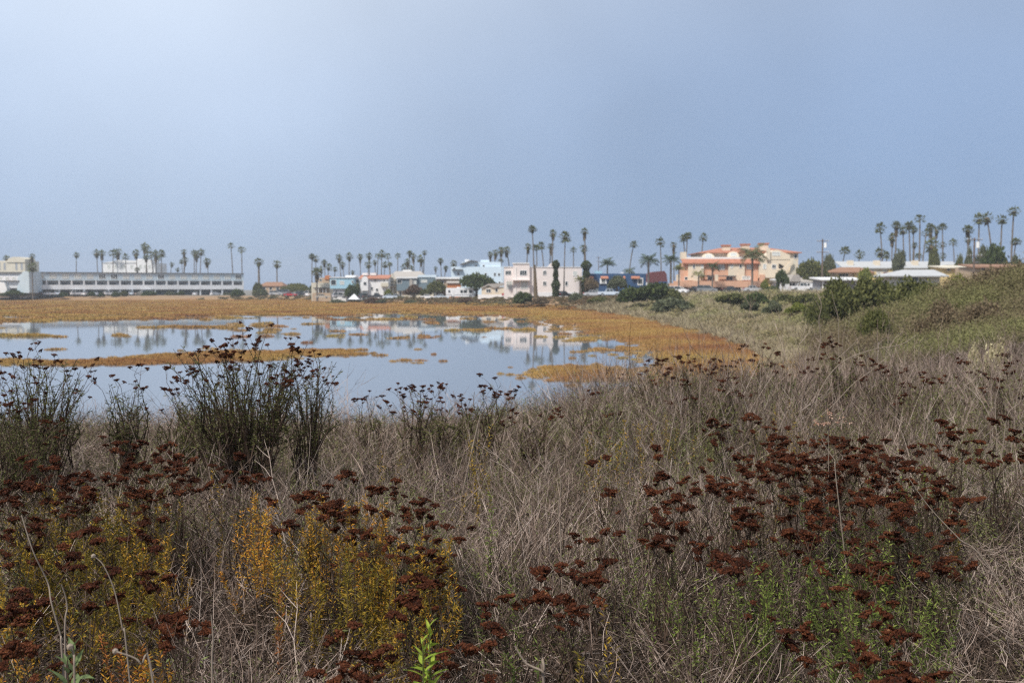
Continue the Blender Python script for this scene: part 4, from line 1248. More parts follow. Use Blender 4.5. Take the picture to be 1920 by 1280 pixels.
bush('bush', 'rusty mound of dead brush on the bank right of the motorhome', 'bush', 875, 558, 573, 36, 268, 'red', BB)
bush('bush', 'olive bush on the bank below the reddish tree', 'bush', 768, 562, 573, 30, 284, 'grey', BB)
bush('bush', 'low olive bush on the bank below the light blue house', 'bush', 632, 561, 571, 40, 300, 'grey', BB)
bush('bush', 'low dark bush at the condominium end of the dirt bank', 'bush', 1290, 566, 585, 40, 150, 'mid', BB)
bush('bush', 'wide grey green bush in the dip before the big dark mound', 'bush', 1262, 558, 586, 100, 150, 'grey', BB)
bush('bush', 'dark hedge bush between the silver sedan and the cottage', 'bush', 1448, 536, 547, 26, 222, 'dark', BB)
for (px_, pt, pb, w_, Yb, mk, lb) in [(1372, 551, 572, 66, 140, 'mid', 'olive bush below the condominium garages, left one'), (1420, 548, 573, 60, 136, 'dark', 'dark olive bush below the silver sedan'),
                                      (1465, 550, 575, 56, 132, 'mid', 'green bush below the cottage entrance'), (1510, 551, 576, 60, 126, 'mid', 'broad green bush below the white pickup truck'),
                                      (1452, 563, 587, 40, 108, 'grey', 'rounded sage bush in the meadow below the green bushes'), (1497, 567, 586, 44, 104, 'yel', 'yellow green low bush in the meadow'),
                                      (1408, 566, 583, 44, 112, 'grey', 'low grey sage bush at the left of the meadow')]:
    bush('bush', lb, 'bush', px_, pt, pb, w_, Yb, mk, 'bushes of the meadow')
HB = 'bigger bushes on the scrub hill'
for (px_, pt, pb, w_, Yb, mk, lb) in [(1745, 526, 585, 90, 56, 'mid', 'light green bush at the left crest of the scrub hill'), (1800, 512, 570, 90, 52, 'yel', 'yellowish sage bush on the crest of the scrub hill'),
                                      (1860, 500, 560, 110, 48, 'brown', 'brown dry bush high on the scrub hill'), (1925, 492, 560, 90, 47, 'mid', 'green bush at the right frame edge on the hill top'),
                                      (1640, 575, 630, 70, 38, 'mid', 'olive green sage bush at the foot of the scrub hill left'),
                                      (1770, 560, 630, 110, 38, 'brown', 'dry brown bush in the middle of the scrub hill, left of the broad one'), (1850, 560, 630, 120, 36, 'brown', 'broad brown bush in the middle of the hill at right'),
   (1905, 590, 645, 100, 33, 'brown', 'brown bush low on the scrub hill at the frame edge')]:
    bush('sage_bush', lb, 'bush', px_, pt, pb, w_, Yb, mk, HB, 1.0, .3, .04)
for (px_, pt, pb, w_, Yb, mk, lb) in [(1572, 519, 612, 116, 72, 'mid', 'tallest dark green mound left of the scrub hill'), (1632, 516, 606, 124, 70, 'mid', 'wide dark green mound in front of the bungalow'),
                                      (1700, 515, 600, 124, 64, 'mid', 'green mound where the scrub hill begins'), (1535, 560, 612, 56, 70, 'mid', 'lower olive skirt of the dark mound beside the bare stalk')]:
    bush('lemonade_bush', lb, 'bush', px_, pt, pb, w_, Yb, mk, 'dark mounds beside the scrub hill', 1.0, .4, .05)

# ------------------------------------------------------------------ scattered cover (GN instances)
LIB = {}
def lib(name, meshes):
    cl = bpy.data.collections.new(name)
    for me in meshes:
        cl.objects.link(bpy.data.objects.new(me.name, me))
    LIB[name] = (cl, len(meshes))

def gn_group(col):
    ng = bpy.data.node_groups.new('scatter_' + col.name, 'GeometryNodeTree')
    ng.interface.new_socket('Geometry', in_out='INPUT', socket_type='NodeSocketGeometry')
    ng.interface.new_socket('Geometry', in_out='OUTPUT', socket_type='NodeSocketGeometry')
    N = ng.nodes
    gi, go = N.new('NodeGroupInput'), N.new('NodeGroupOutput')
    ci = N.new('GeometryNodeCollectionInfo')
    ci.inputs['Collection'].default_value = col
    ci.inputs['Separate Children'].default_value = True
    ci.inputs['Reset Children'].default_value = True
    ip = N.new('GeometryNodeInstanceOnPoints')
    ip.inputs['Pick Instance'].default_value = True
    def attr(nm, ty):
        a = N.new('GeometryNodeInputNamedAttribute'); a.data_type = ty; a.inputs['Name'].default_value = nm
        return a.outputs['Attribute']
    e2r = N.new('FunctionNodeEulerToRotation')
    ng.links.new(attr('rot', 'FLOAT_VECTOR'), e2r.inputs[0])
    ng.links.new(gi.outputs[0], ip.inputs['Points'])
    ng.links.new(ci.outputs[0], ip.inputs['Instance'])
    ng.links.new(attr('idx', 'INT'), ip.inputs['Instance Index'])
    ng.links.new(e2r.outputs[0], ip.inputs['Rotation'])
    ng.links.new(attr('scl', 'FLOAT_VECTOR'), ip.inputs['Scale'])
    ng.links.new(ip.outputs[0], go.inputs[0])
    return ng

def scatter(name, P_, rot, scl, idx, libname, label, cat):
    col, nvar = LIB[libname]
    me = bpy.data.meshes.new(name)
    P_ = np.asarray(P_, np.float32)
    me.vertices.add(len(P_)); me.vertices.foreach_set('co', P_.ravel())
    for nm, ty, dat, key in (('rot', 'FLOAT_VECTOR', rot, 'vector'), ('scl', 'FLOAT_VECTOR', scl, 'vector'), ('idx', 'INT', idx, 'value')):
        a = me.attributes.new(nm, ty, 'POINT')
        a.data.foreach_set(key, np.asarray(dat, np.int32 if ty == 'INT' else np.float32).ravel())
    o = link(name, me)
    md = o.modifiers.new('scatter', 'NODES')
    md.node_group = gn_group(col)
    return tag(o, label, cat, None, 'stuff')

# pickleweed tufts
def tuft_mesh(seed, n, rad_, h, wid, mat, lean=0.5):
    rg = np.random.default_rng(seed)
    a = rg.uniform(0, 6.28, n); q = rad_ * np.sqrt(rg.random(n))
    B = np.stack([q * np.cos(a), q * np.sin(a), np.zeros(n) - .03], 1)
    hh = h * rg.uniform(.5, 1.1, n) * (1 - .45 * (q / rad_) ** 2)
    ln = rg.normal(size=(n, 2)) * lean * hh[:, None] * .6 + B[:, :2] / rad_ * hh[:, None] * lean
    T = B + np.concatenate([ln, hh[:, None]], 1)
    s = rg.normal(size=(n, 3)); s[:, 2] *= .2; s /= np.linalg.norm(s, axis=1)[:, None]
    Mi = (B + T) / 2
    V = np.stack([B, Mi + s * wid / 2, T, Mi - s * wid / 2], 1).reshape(-1, 3)
    return quads_mesh('tuft', V, mat)
M['pickle'] = rampmat('pickleweed', [(0, (0.20, 0.085, 0.05)), (0.22, (0.34, 0.16, 0.07)), (0.5, (0.41, 0.245, 0.09)), (0.78, (0.47, 0.315, 0.10)), (1, (0.30, 0.26, 0.09))], .24, .14, .66, .085)
lib('pickleweed_variants', [tuft_mesh(i, 170, .55, .26, .05, M['pickle']) for i in range(4)])
rg = np.random.default_rng(21)
n = 190000
aa = np.radians(rg.uniform(-33, 33, n)); rr = np.exp(rg.uniform(math.log(32), math.log(400), n))
x, y = rr * np.sin(aa), rr * np.cos(aa)
z, d, isl = terrain(x, y, True)
keep = (((d < 0) & (isl > .30 + rg.uniform(-.12, .12, n))) | ((d >= 0) & (d < 6) & (y > 30)))
keep |= (d < -1) & (rg.random(n) < .55 * smooth(-.55, .3, isl) ** 2)
x, y, z, rr = x[keep], y[keep], z[keep], rr[keep]
ex = rg.random(len(x)) < .38
sp = np.abs(rg.normal(size=ex.sum())) * np.interp(rr[ex], [40, 120, 300], [.9, 2.2, 5]); pa = rg.uniform(0, 6.28, ex.sum())
x2, y2 = x[ex] + 1.6 * sp * np.cos(pa), y[ex] + sp * np.sin(pa)
z2, d2, i2 = terrain(x2, y2, True)
ok = (d2 < 0) & (i2 < .30)
nx = len(x)
x = np.concatenate([x, x2[ok]]); y = np.concatenate([y, y2[ok]]); z = np.concatenate([z, np.maximum(z2[ok], -.06)]); rr = np.hypot(x, y)
fringe = np.where(np.arange(len(x)) < nx, 1.0, .55)
k = np.clip(rr / 75, .75, 3.6) * fringe
scatter('pickleweed', np.stack([x, y, np.maximum(z, -.03)], 1), np.stack([0 * x, 0 * x, rg.uniform(0, 6.28, len(x))], 1),
        np.stack([k * rg.uniform(.7, 1.3, len(x)), k * rg.uniform(.7, 1.3, len(x)), np.clip(k, .8, 1.5) * rg.uniform(.6, 1.2, len(x))], 1),
        rg.integers(0, 4, len(x)), 'pickleweed_variants', 'orange and rust pickleweed covering the salt marsh flats', 'marsh plants')

# scrub clumps for bank, meadow and hill
def clump_mesh(seed, n, rx, h, size, mat):
    rg = np.random.default_rng(seed)
    P_ = lump_points(n, [(rx * q * math.cos(a), rx * q * math.sin(a), h * zz, rx * .5, rx * .5, h * .45) for a, q, zz in
                         [(rg.uniform(0, 6.28), rg.uniform(0, .6), rg.uniform(.25, .55)) for _ in range(5)]], rg, .4)
    P_[:, 2] = np.maximum(P_[:, 2], -.05)
    return quads_mesh('clump', leaf_quads(P_, size, rg, .6, 2.6), mat)
M['hill'] = rampmat('hill_scrub', [(0, (0.085, 0.052, 0.034)), (0.25, (0.150, 0.105, 0.066)), (0.45, (0.21, 0.165, 0.10)), (0.64, (0.165, 0.150, 0.068)), (0.82, (0.195, 0.195, 0.078)), (1, (0.28, 0.27, 0.12))], .20, .25, .55, .11, transl=.1)
M['meadow'] = rampmat('meadow_scrub', [(0, (0.27, 0.20, 0.13)), (0.3, (0.28, 0.23, 0.125)), (0.6, (0.26, 0.25, 0.11)), (1, (0.36, 0.34, 0.16))], .34, .16, .5, .07, transl=.1)
M['bank'] = rampmat('bank_scrub', [(0, (0.09, 0.055, 0.035)), (0.35, (0.17, 0.115, 0.065)), (0.6, (0.12, 0.115, 0.055)), (1, (0.21, 0.165, 0.085))], .3, .2, .5, .05)
M['drygrass'] = rampmat('dry_meadow_grass', [(0, (0.26, 0.205, 0.14)), (0.5, (0.35, 0.295, 0.185)), (1, (0.46, 0.40, 0.26))], .5, .2, .3, .08)
lib('hill_variants', [clump_mesh(40 + i, 1500, .75, .9, .020, M['hill']) for i in range(5)])
lib('meadow_variants', [clump_mesh(50 + i, 420, .7, .6, .045, M['meadow']) for i in range(4)])
lib('bank_variants', [clump_mesh(60 + i, 160, .9, .7, .12, M['bank']) for i in range(4)])
lib('grass_variants', [tuft_mesh(70 + i, 160, .5, .5, .03, M['drygrass'], .6) for i in range(4)])

def place(name, n, cond, r0, r1, a0, a1, libname, s0, s1, sz, label, cat, seed, kr=None):
    rg = np.random.default_rng(seed)
    aa = np.radians(rg.uniform(a0, a1, n)); rr = np.exp(rg.uniform(math.log(r0), math.log(r1), n))
    x, y = rr * np.sin(aa), rr * np.cos(aa)
    z, d, isl = terrain(x, y, True)
    kp = cond(x, y, z, d, rg.random(n))
    x, y, z, rr = x[kp], y[kp], z[kp], rr[kp]
    m = len(x)
    k = np.clip(rr / kr, .7, 3) if kr else np.ones(m)
    s = rg.uniform(s0, s1, m) * k
    scatter(name, np.stack([x, y, z - .03], 1), np.stack([rg.normal(0, .12, m), rg.normal(0, .12, m), rg.uniform(0, 6.28, m)], 1),
            np.stack([s, s, s * sz * rg.uniform(.7, 1.25, m)], 1), rg.integers(0, LIB[libname][1], m), libname, label, cat)
hill_h = lambda x, y: np.exp(-((x - 27) / 9.0) ** 2 - ((y - 47) / 11.0) ** 2) + np.exp(-((x - 44) / 14.0) ** 2 - ((y - 52) / 14.0) ** 2)
place('hill_scrub', 15000, lambda x, y, z, d, u: (y > 24.5 + 2 * u) & (y < 78) & (x > .32 * y + 1.5 * (u - .5)), 24, 80, 15, 50, 'hill_variants', .7, 1.6, .80,
      'sage green and brown coastal scrub covering the hill at right', 'scrub', 31, 40)
place('meadow_scrub', 9000, lambda x, y, z, d, u: (d > 5) & (y > 45) & (y < 180) & (x > 12) & (u < .35 + .45 * np.clip(vnoise(x, y, 26, 6) * -1, 0, 1)), 44, 185, 3, 40, 'meadow_variants', .8, 1.6, .75,
      'low yellow green scrub spread over the meadow', 'scrub', 32, 70)
place('meadow_grass', 16000, lambda x, y, z, d, u: (d > 3) & (y > 34) & (y < 200) & (x > 8), 34, 205, 2, 40, 'grass_variants', .7, 1.4, .8,
      'dry tan and pinkish grass between the meadow scrub', 'grass', 33, 60)
place('bank_scrub', 17000, lambda x, y, z, d, u: (d > 2) & (d < 15) & (y > 185), 185, 410, -32, 12, 'bank_variants', .6, 1.25, .7,
      'brown and olive weeds on the far bank below the road', 'scrub', 34, 260)
place('roadside_weeds', 4000, lambda x, y, z, d, u: (d > 5) & (y > 165) & (y < 222) & (x > 8), 165, 235, 2, 24, 'bank_variants', .5, 1.1, .55,
      'tan and orange weeds on the dirt bank below the condominiums', 'scrub', 35, 230)

# ------------------------------------------------------------------ foreground: dry brush (mass)
M['twig'] = rampmat('dead_twigs', [(0, (0.036, 0.024, 0.018)), (0.3, (0.115, 0.079, 0.061)), (0.6, (0.270, 0.198, 0.160)), (0.85, (0.46, 0.365, 0.31)), (1, (0.68, 0.58, 0.52))], .78, .22, rough=.8)
M['twig_dark'] = rampmat('dark_twigs', [(0, (0.022, 0.015, 0.011)), (0.6, (0.060, 0.042, 0.031)), (1, (0.125, 0.092, 0.068))], .8, .2, rough=.8)  # dark fill for twigs and litter, tone stands in for shaded depth
M['twig_pale'] = rampmat('pale_twigs', [(0, (0.20, 0.15, 0.12)), (0.5, (0.34, 0.27, 0.225)), (1, (0.47, 0.385, 0.33))], .8, .2, rough=.8)
M['sage'] = rampmat('dry_sage_leaf', [(0, (0.080, 0.066, 0.030)), (0.40, (0.150, 0.136, 0.056)), (0.7, (0.175, 0.185, 0.070)), (1, (0.21, 0.26, 0.09))], .6, .4, transl=.2)

def brush_mesh(seed, n, h, rad_, lean, side=3, rr=.0014, bend=.25, dirx=0.0, dark=False):
    r = random.Random(seed); m = MB()
    for i in range(n):
        a = r.uniform(0, 6.28); q = rad_ * math.sqrt(r.random())
        p = Vector((q * math.cos(a), q * math.sin(a), -.03))
        d = Vector((r.gauss(dirx, lean), r.gauss(0, lean), 1)).normalized()
        hh = h * r.uniform(.45, 1.12); pts = [p]; k = 5
        bd_ = Vector((r.gauss(0, bend), r.gauss(0, bend), r.uniform(-.25, .05)))
        for j in range(k):
            d = (d + bd_ * .3 + Vector((r.gauss(0, .12), r.gauss(0, .12), r.gauss(0, .05)))).normalized()
            pts.append(pts[-1] + d * hh / k)
        w = rr * r.uniform(.7, 1.6)
        m.tube(pts, [w * (1.15 - .17 * j) for j in range(k + 1)], 3)
        for s in range(r.randrange(side + 1)):
            j = r.randrange(2, k)
            b0 = pts[j]; dd = (pts[j + 1] - pts[j]).normalized()
            o = Vector((r.gauss(0, 1), r.gauss(0, 1), r.uniform(-.2, .9))).normalized()
            dd = (dd * .8 + o * .6).normalized(); ll = r.uniform(.05, .17)
            b1 = b0 + dd * ll * .5; b2 = b1 + (dd + Vector((r.gauss(0, .25), r.gauss(0, .25), .1))).normalized() * ll * .5
            m.tube([b0, b1, b2], [w * .7, w * .55, w * .3], 3)
    return m.mesh('brush', M['twig_dark'] if dark is True else (M['twig_pale'] if dark else M['twig']))

def litter_mesh(seed, n, rad_, dark):
    r = random.Random(seed); m = MB()
    for i in range(n):
        a = r.uniform(0, 6.28); q = rad_ * math.sqrt(r.random())
        p = Vector((q * math.cos(a), q * math.sin(a), r.uniform(0, .20)))
        d = Vector((r.gauss(0, 1), r.gauss(0, 1), r.gauss(0.1, .3))).normalized() * r.uniform(.08, .32)
        m.tube([p, p + d * .5 + Vector((0, 0, r.uniform(-.02, .03))), p + d], r.uniform(.0009, .0022), 3)
    return m.mesh('litter', M['twig_dark'] if dark else M['twig'])

def sage_mesh(seed, n, h, rad_):
    r = random.Random(seed); m = MB(); C = []
    for i in range(n):
        a = r.uniform(0, 6.28); q = rad_ * math.sqrt(r.random())
        p = Vector((q * math.cos(a), q * math.sin(a), 0)); d = Vector((r.gauss(0, .22), r.gauss(0, .22), 1)).normalized()
        hh = h * r.uniform(.5, 1.1)
        for j in range(26):
            t = .3 + .7 * j / 25
            C.append(p + d * hh * t + Vector((r.gauss(0, .012), r.gauss(0, .012), 0)))
    rg = np.random.default_rng(seed)
    return quads_mesh('sage', leaf_quads(np.array([tuple(c) for c in C]), .0052, rg, .9, 3.6), M['sage'])

# the scatter picks these by index in alphabetical order: brush 0-4 upright, 5-7 leaning, 8-9 dark, 10-12 pale woody, 13-15 wispy, 16-17 litter, 18-20 dry leaves
lib('brush_variants',
    [brush_mesh(300 + i, 18, .64, .17, .10, 3, .0017, .28) for i in range(5)]
    + [brush_mesh(320 + i, 30, .60, .20, .22, 1, .0015, .5, .75) for i in range(3)]
    + [litter_mesh(340 + i, 130, .28, i == 1) for i in range(2)]
    + [sage_mesh(350 + i, 16, .50, .17) for i in range(3)]
    + [brush_mesh(360 + i, 16, .55, .18, .32, 4, .0020, .3, 0, True) for i in range(2)]
    + [brush_mesh(370 + i, 8, .66, .17, .10, 4, .0018, .34, 0, 2) for i in range(3)]
    + [brush_mesh(380 + i, 9, 1.0, .20, .13, 7, .0016, .30) for i in range(3)])
OCC = []

# ------------------------------------------------------------------ foreground: buckwheat shrubs with rust brown heads
M['head'] = rampmat('dried_flower_head', [(0, (0.016, 0.0062, 0.0034)), (0.40, (0.048, 0.0132, 0.0056)), (0.75, (0.088, 0.027, 0.0105)), (0.95, (0.145, 0.052, 0.021)), (1, (0.24, 0.13, 0.065))], .55, .45, rough=.85)
M['stalk'] = rampmat('flower_stalk', [(0, (0.034, 0.022, 0.016)), (0.5, (0.070, 0.045, 0.032)), (1, (0.125, 0.085, 0.06))], .8, .2, rough=.8)
M['wheat_leaf'] = rampmat('buckwheat_leaf', [(0, (0.055, 0.052, 0.022)), (0.4, (0.105, 0.108, 0.038)), (0.8, (0.165, 0.172, 0.056)), (1, (0.24, 0.21, 0.08))], .75, .25, transl=.25)
M['green_leaf'] = rampmat('fresh_green_leaf', [(0, (0.065, 0.095, 0.022)), (0.5, (0.14, 0.185, 0.040)), (0.85, (0.23, 0.27, 0.06)), (1, (0.34, 0.39, 0.08))], .7, .3, transl=.3)
M['gold_leaf'] = rampmat('golden_leaf', [(0, (0.11, 0.092, 0.020)), (0.25, (0.26, 0.19, 0.030)), (0.6, (0.54, 0.295, 0.036)), (0.85, (0.68, 0.30, 0.040)), (1, (0.50, 0.18, 0.032))], .62, .38, transl=.3)
M['olive_leaf'] = rampmat('olive_yellow_leaf', [(0, (0.085, 0.076, 0.018)), (0.35, (0.205, 0.160, 0.028)), (0.7, (0.40, 0.265, 0.036)), (1, (0.58, 0.31, 0.040))], .7, .3, transl=.3)
M['red_leaf'] = rampmat('rusty_leaf', [(0, (0.16, 0.05, 0.016)), (0.5, (0.30, 0.10, 0.028)), (1, (0.42, 0.20, 0.05))], .7, .3, transl=.3)
M['pale_stalk'] = rampmat('pale_dry_stalk', [(0, (0.19, 0.145, 0.11)), (1, (0.33, 0.27, 0.215))], .6, .4, rough=.8)

_ICO = [(0, 0, 1), (.894, 0, .447), (.276, .851, .447), (-.724, .526, .447), (-.724, -.526, .447), (.276, -.851, .447),
        (.724, .526, -.447), (-.276, .851, -.447), (-.894, 0, -.447), (-.276, -.851, -.447), (.724, -.526, -.447), (0, 0, -1)]
_ICF = [(0, 1, 2), (0, 2, 3), (0, 3, 4), (0, 4, 5), (0, 5, 1), (1, 6, 2), (2, 7, 3), (3, 8, 4), (4, 9, 5), (5, 10, 1), (6, 7, 2), (7, 8, 3), (8, 9, 4), (9, 10, 5), (10, 6, 1),
        (11, 7, 6), (11, 8, 7), (11, 9, 8), (11, 10, 9), (11, 6, 10)]
def head_mesh(seed):
    """flat topped cluster of small bristly balls on short rays, about 4 cm wide"""
    r = random.Random(seed); m = MB()
    n = r.randrange(17, 25)
    el_ = r.uniform(.75, 1.35)
    for i in range(n):
        a = i * 2.4 + r.uniform(-.4, .4); q = .0195 * math.sqrt((i + .3) / n) * r.uniform(.85, 1.2)
        c = Vector((q * math.cos(a) * el_, q * math.sin(a), .006 - q * q * 9 + r.uniform(-.003, .003)))
        s = r.uniform(.0036, .0060)
        m.tube([(0, 0, -.018), tuple(c)], [.0009, .0006], 3)
        b0 = len(m.v)
        m.v += [tuple(c + Vector(v) * s * r.uniform(.7, 1.25)) for v in _ICO]
        m.f += [tuple(b0 + j for j in f) for f in _ICF]
        for t in range(8):
            d = Vector((r.gauss(0, 1), r.gauss(0, 1), r.gauss(.3, 1))).normalized()
            w = d.orthogonal().normalized() * s * .33
            m.tri(c + d * s * .6 + w, c + d * s * .6 - w, c + d * s * r.uniform(1.4, 2.2))
    return m.mesh('flower_head', M['head'])
HEADS = [head_mesh(500 + i) for i in range(8)]

def leaf_on(m, p, d, r, L, W):
    o = Vector((r.gauss(0, 1), r.gauss(0, 1), r.gauss(0, .4))).normalized()
    t = (d * r.uniform(.2, .9) + o * .85).normalized()
    w = t.cross(Vector((r.gauss(0, 1), r.gauss(0, 1), r.gauss(0, 1)))).normalized() * W * .5
    l = L * r.uniform(.6, 1.2)
    m.quad(p, p + t * l * .5 + w, p + t * l, p + t * l * .5 - w)

def solve_y(px, py, h, y0=1.2, y1=40.0):
    """distance at which something h metres tall on the bank shows its top at this pixel"""
    d = ray(px, py)
    Y = y0; prev = None
    while Y < y1:
        x = d.x / d.y * Y
        f = EYE.z + d.z / d.y * Y - (gz(x, Y) + h)
        if f <= 0:
            return Y
        Y += .05 if Y < 8 else .2
    return y1

WG = 'rust headed buckwheat shrubs on the near bank'
def buckwheat(px, py, wpx, h, nheads, label, leafy=.5, dense=1.0, Y=None, dark=False, spread_y=1.15, hs=1.0, bare=6, green=False):
    r = random.Random(int(px * 13 + py * 7))
    Y = (Y * .86 if Y > 8 else Y) if Y else solve_y(px, py, h)
    c = at(px, py, Y); z0 = gz(c.x, Y); H = c.z - z0
    w = wpx * Y / F / 2
    root = tag(empty('buckwheat_shrub', (c.x, Y, z0)), label, 'shrub', WG)
    if Y < 5.3: OCC.append((c.x, Y, w * .9 + .05, w * spread_y + .12, .8))
    lsc = max(1.0, min(2.0, Y / 4.2)); tsc = max(1.0, min(1.7, Y / 4.5))
    st, lf = MB(), MB()
    tips = []
    left = int(nheads * (1.35 if Y < 5.2 else 1.75))
    while left > 0:
        k = min(left, r.choice([1, 2, 2, 3, 3, 4])); left -= k
        a = r.uniform(0, 6.28); q = math.sqrt(r.random())
        tips.append((q * math.cos(a) * w, q * math.sin(a) * w * spread_y, H * (1.0 - .16 * q * q + r.uniform(-.16, .04)), k))
    for i in range(bare):
        a = r.uniform(0, 6.28); q = math.sqrt(r.random())
        tips.append((q * math.cos(a) * w, q * math.sin(a) * w * spread_y, H * r.uniform(.55, .97), 0))
    mains = []
    if len(tips) > 10:
        for i in range(max(4, len(tips) // 6)):
            a = r.uniform(0, 6.28); q = r.uniform(.25, 1.05)
            e = Vector((q * math.cos(a) * w * .75, q * math.sin(a) * w * spread_y * .75, H * r.uniform(.45, .74)))
            b0 = Vector((e.x * .15 + r.gauss(0, .03), e.y * .15 + r.gauss(0, .03), -.03))
            sg = Vector((e.x, e.y, 0)) * r.uniform(-.28, .12)
            path = [b0.lerp(e, t / 5) + sg * math.sin(t / 5 * math.pi) + Vector((r.gauss(0, .012), r.gauss(0, .012), 0)) for t in range(6)]
            st.tube(path, [.0042 * tsc * (1 - .11 * j) for j in range(6)], 5)
            mains.append(path)
    for tx, ty, tz, k in tips:
        b0 = Vector((tx * .22 + r.gauss(0, .03), ty * .22 + r.gauss(0, .03), -.03))
        if mains:
            mp_ = min(mains, key=lambda p: (p[-1].x - tx) ** 2 + (p[-1].y - ty) ** 2 + r.uniform(0, .004))
            b0 = mp_[r.randrange(1, 5)].copy()
        fork = Vector((tx * .94, ty * .94, tz - r.uniform(.05, .10)))
        n = 6; pts = []
        bow = Vector((r.gauss(0, .045), r.gauss(0, .045), 0)) + Vector((tx, ty, 0)) * -.16
        for j in range(n + 1):
            t = j / n
            p = b0.lerp(fork, t) + bow * math.sin(t * math.pi) * 1.0 + Vector((r.gauss(0, .006), r.gauss(0, .006), 0))
            pts.append(p)
        st.tube(pts, [.0034 * tsc * (1 - .12 * j) for j in range(n + 1)], 4)
        nl = int(46 * leafy * r.uniform(.4, 1.3))
        for j in range(nl):
            t = r.uniform(.30, .98 if k == 0 else .90) * n; a_ = min(int(t), n - 1)
            p = pts[a_].lerp(pts[a_ + 1], t - a_)
            leaf_on(lf, p, (pts[a_ + 1] - pts[a_]).normalized(), r, .020 * lsc, .0044 * lsc)
        for j in range(r.randrange(1, 4)):          # side twigs
            a_ = r.randrange(2, n); d = Vector((r.gauss(0, 1), r.gauss(0, 1), r.uniform(.2, 1.4))).normalized()
            e = pts[a_] + d * r.uniform(.06, .18)
            st.tube([pts[a_], (pts[a_] + e) / 2 + Vector((0, 0, .01)), e], [.0016, .0012, .0006], 3)
            for q_ in range(int(8 * leafy)):
                leaf_on(lf, pts[a_].lerp(e, r.uniform(.3, 1)), d, r, .016, .0036)
        for j in range(k):
            d = Vector((r.gauss(0, .75), r.gauss(0, .75), 1)).normalized()
            tip = fork + d * r.uniform(.045, .10) + Vector((tx, ty, 0)) * .05
            st.tube([fork, fork.lerp(tip, .55) + Vector((0, 0, .006)), tip], [.0014, .0011, .0009], 3)
            s = r.uniform(.56, 1.12) * hs
            o = link('flower_head', HEADS[r.randrange(8)], root)
            o.location = tip + Vector((0, 0, .014 * s)); o.scale = (s * r.uniform(1, 1.25), s, s * r.uniform(.7, 1.05))
            o.rotation_euler = (r.gauss(0, .28), r.gauss(0, .28), r.uniform(0, 6.28))
    st.build('stem', M['stalk'], root)
    if lf.f:
        o = lf.build('foliage', M['green_leaf'] if green else M['wheat_leaf'], root); o['kind'] = 'stuff'
    return root

# left, against the water
buckwheat(455, 616, 330, 1.22, 84, 'tallest dark buckwheat shrub silhouetted against the water, left of centre', 1.0, Y=6.3, hs=.85, bare=100, spread_y=.7)
buckwheat(580, 634, 130, 1.15, 14, 'upright buckwheat stems at the right edge of the tall shrub before the water', 1.0, Y=6.6, hs=.75, bare=30)
buckwheat(65, 640, 210, 1.10, 34, 'dark buckwheat shrub at the left frame edge reaching over the water', 1.0, Y=6.4, hs=.8, bare=74)
buckwheat(228, 668, 100, 1.02, 9, 'thin buckwheat between the two tall dark shrubs at left', .8, Y=6.8, hs=.75, bare=34)
buckwheat(30, 740, 150, .95, 18, 'low dark buckwheat under the left edge shrub', 1.0, Y=5.9, hs=.8, bare=44)
buckwheat(345, 720, 110, .85, 6, 'sparse buckwheat low at the left of the tallest dark shrub', .8, Y=6.9, hs=.7, bare=40)
# middle, against the water
buckwheat(775, 695, 130, .92, 20, 'buckwheat with small heads against the water at mid picture, left of a pair', .5, Y=8.2, hs=.95, bare=14)
buckwheat(912, 702, 120, .90, 18, 'buckwheat with small heads against the water at mid picture, right of a pair', .5, Y=8.6, hs=.95, bare=14)
buckwheat(692, 728, 70, .80, 8, 'small buckwheat at the water edge left of the mid picture pair', .4, Y=8.0, hs=.85, bare=8)
buckwheat(840, 738, 150, .85, 16, 'brownish buckwheat thicket below the mid picture pair', .9, Y=7.8, hs=.9, bare=22)
buckwheat(1010, 735, 110, .80, 8, 'sparse buckwheat right of the mid picture pair', .4, Y=8.4, hs=.85, bare=16)
buckwheat(1110, 720, 130, .85, 8, 'thin grey buckwheat before the small orange marsh island', .3, Y=9.4, hs=.9, bare=20)
# right, far part of the bank
buckwheat(1225, 668, 120, .95, 14, 'far buckwheat at the right end of the water', .5, Y=11.5, hs=1.1, bare=16)
buckwheat(1310, 662, 140, .95, 26, 'far buckwheat with crowded heads below the orange marsh shore', .5, Y=11.0, hs=1.1, bare=16)
buckwheat(1400, 648, 140, .95, 20, 'far buckwheat with heads on long thin stems before the meadow', .4, Y=11.8, hs=1.1, bare=14)
buckwheat(1345, 700, 170, .85, 22, 'far buckwheat mass under the two crowded far shrubs', .6, Y=9.4, hs=1.0, bare=20)
buckwheat(1470, 665, 90, .90, 8, 'far buckwheat left of the forked pale stalk', .3, Y=11.4, hs=1.1, bare=8)
buckwheat(1575, 640, 110, 1.0, 18, 'far buckwheat around the forked pale stalk', .8, Y=10.6, hs=1.0, bare=16)
buckwheat(1650, 668, 120, .9, 16, 'far buckwheat right of the forked pale stalk', .5, Y=10.6, hs=1.0, bare=12)
buckwheat(1735, 690, 130, .85, 16, 'far buckwheat below the foot of the scrub hill', .3, Y=9.8, hs=1.0, bare=12)
buckwheat(1838, 655, 120, .95, 14, 'far buckwheat in front of the cream coloured cushion bush', .4, Y=11.4, hs=1.1, bare=10)
buckwheat(1885, 690, 100, .9, 12, 'far buckwheat at the right frame edge', .3, Y=9.6, hs=1.0, bare=10)
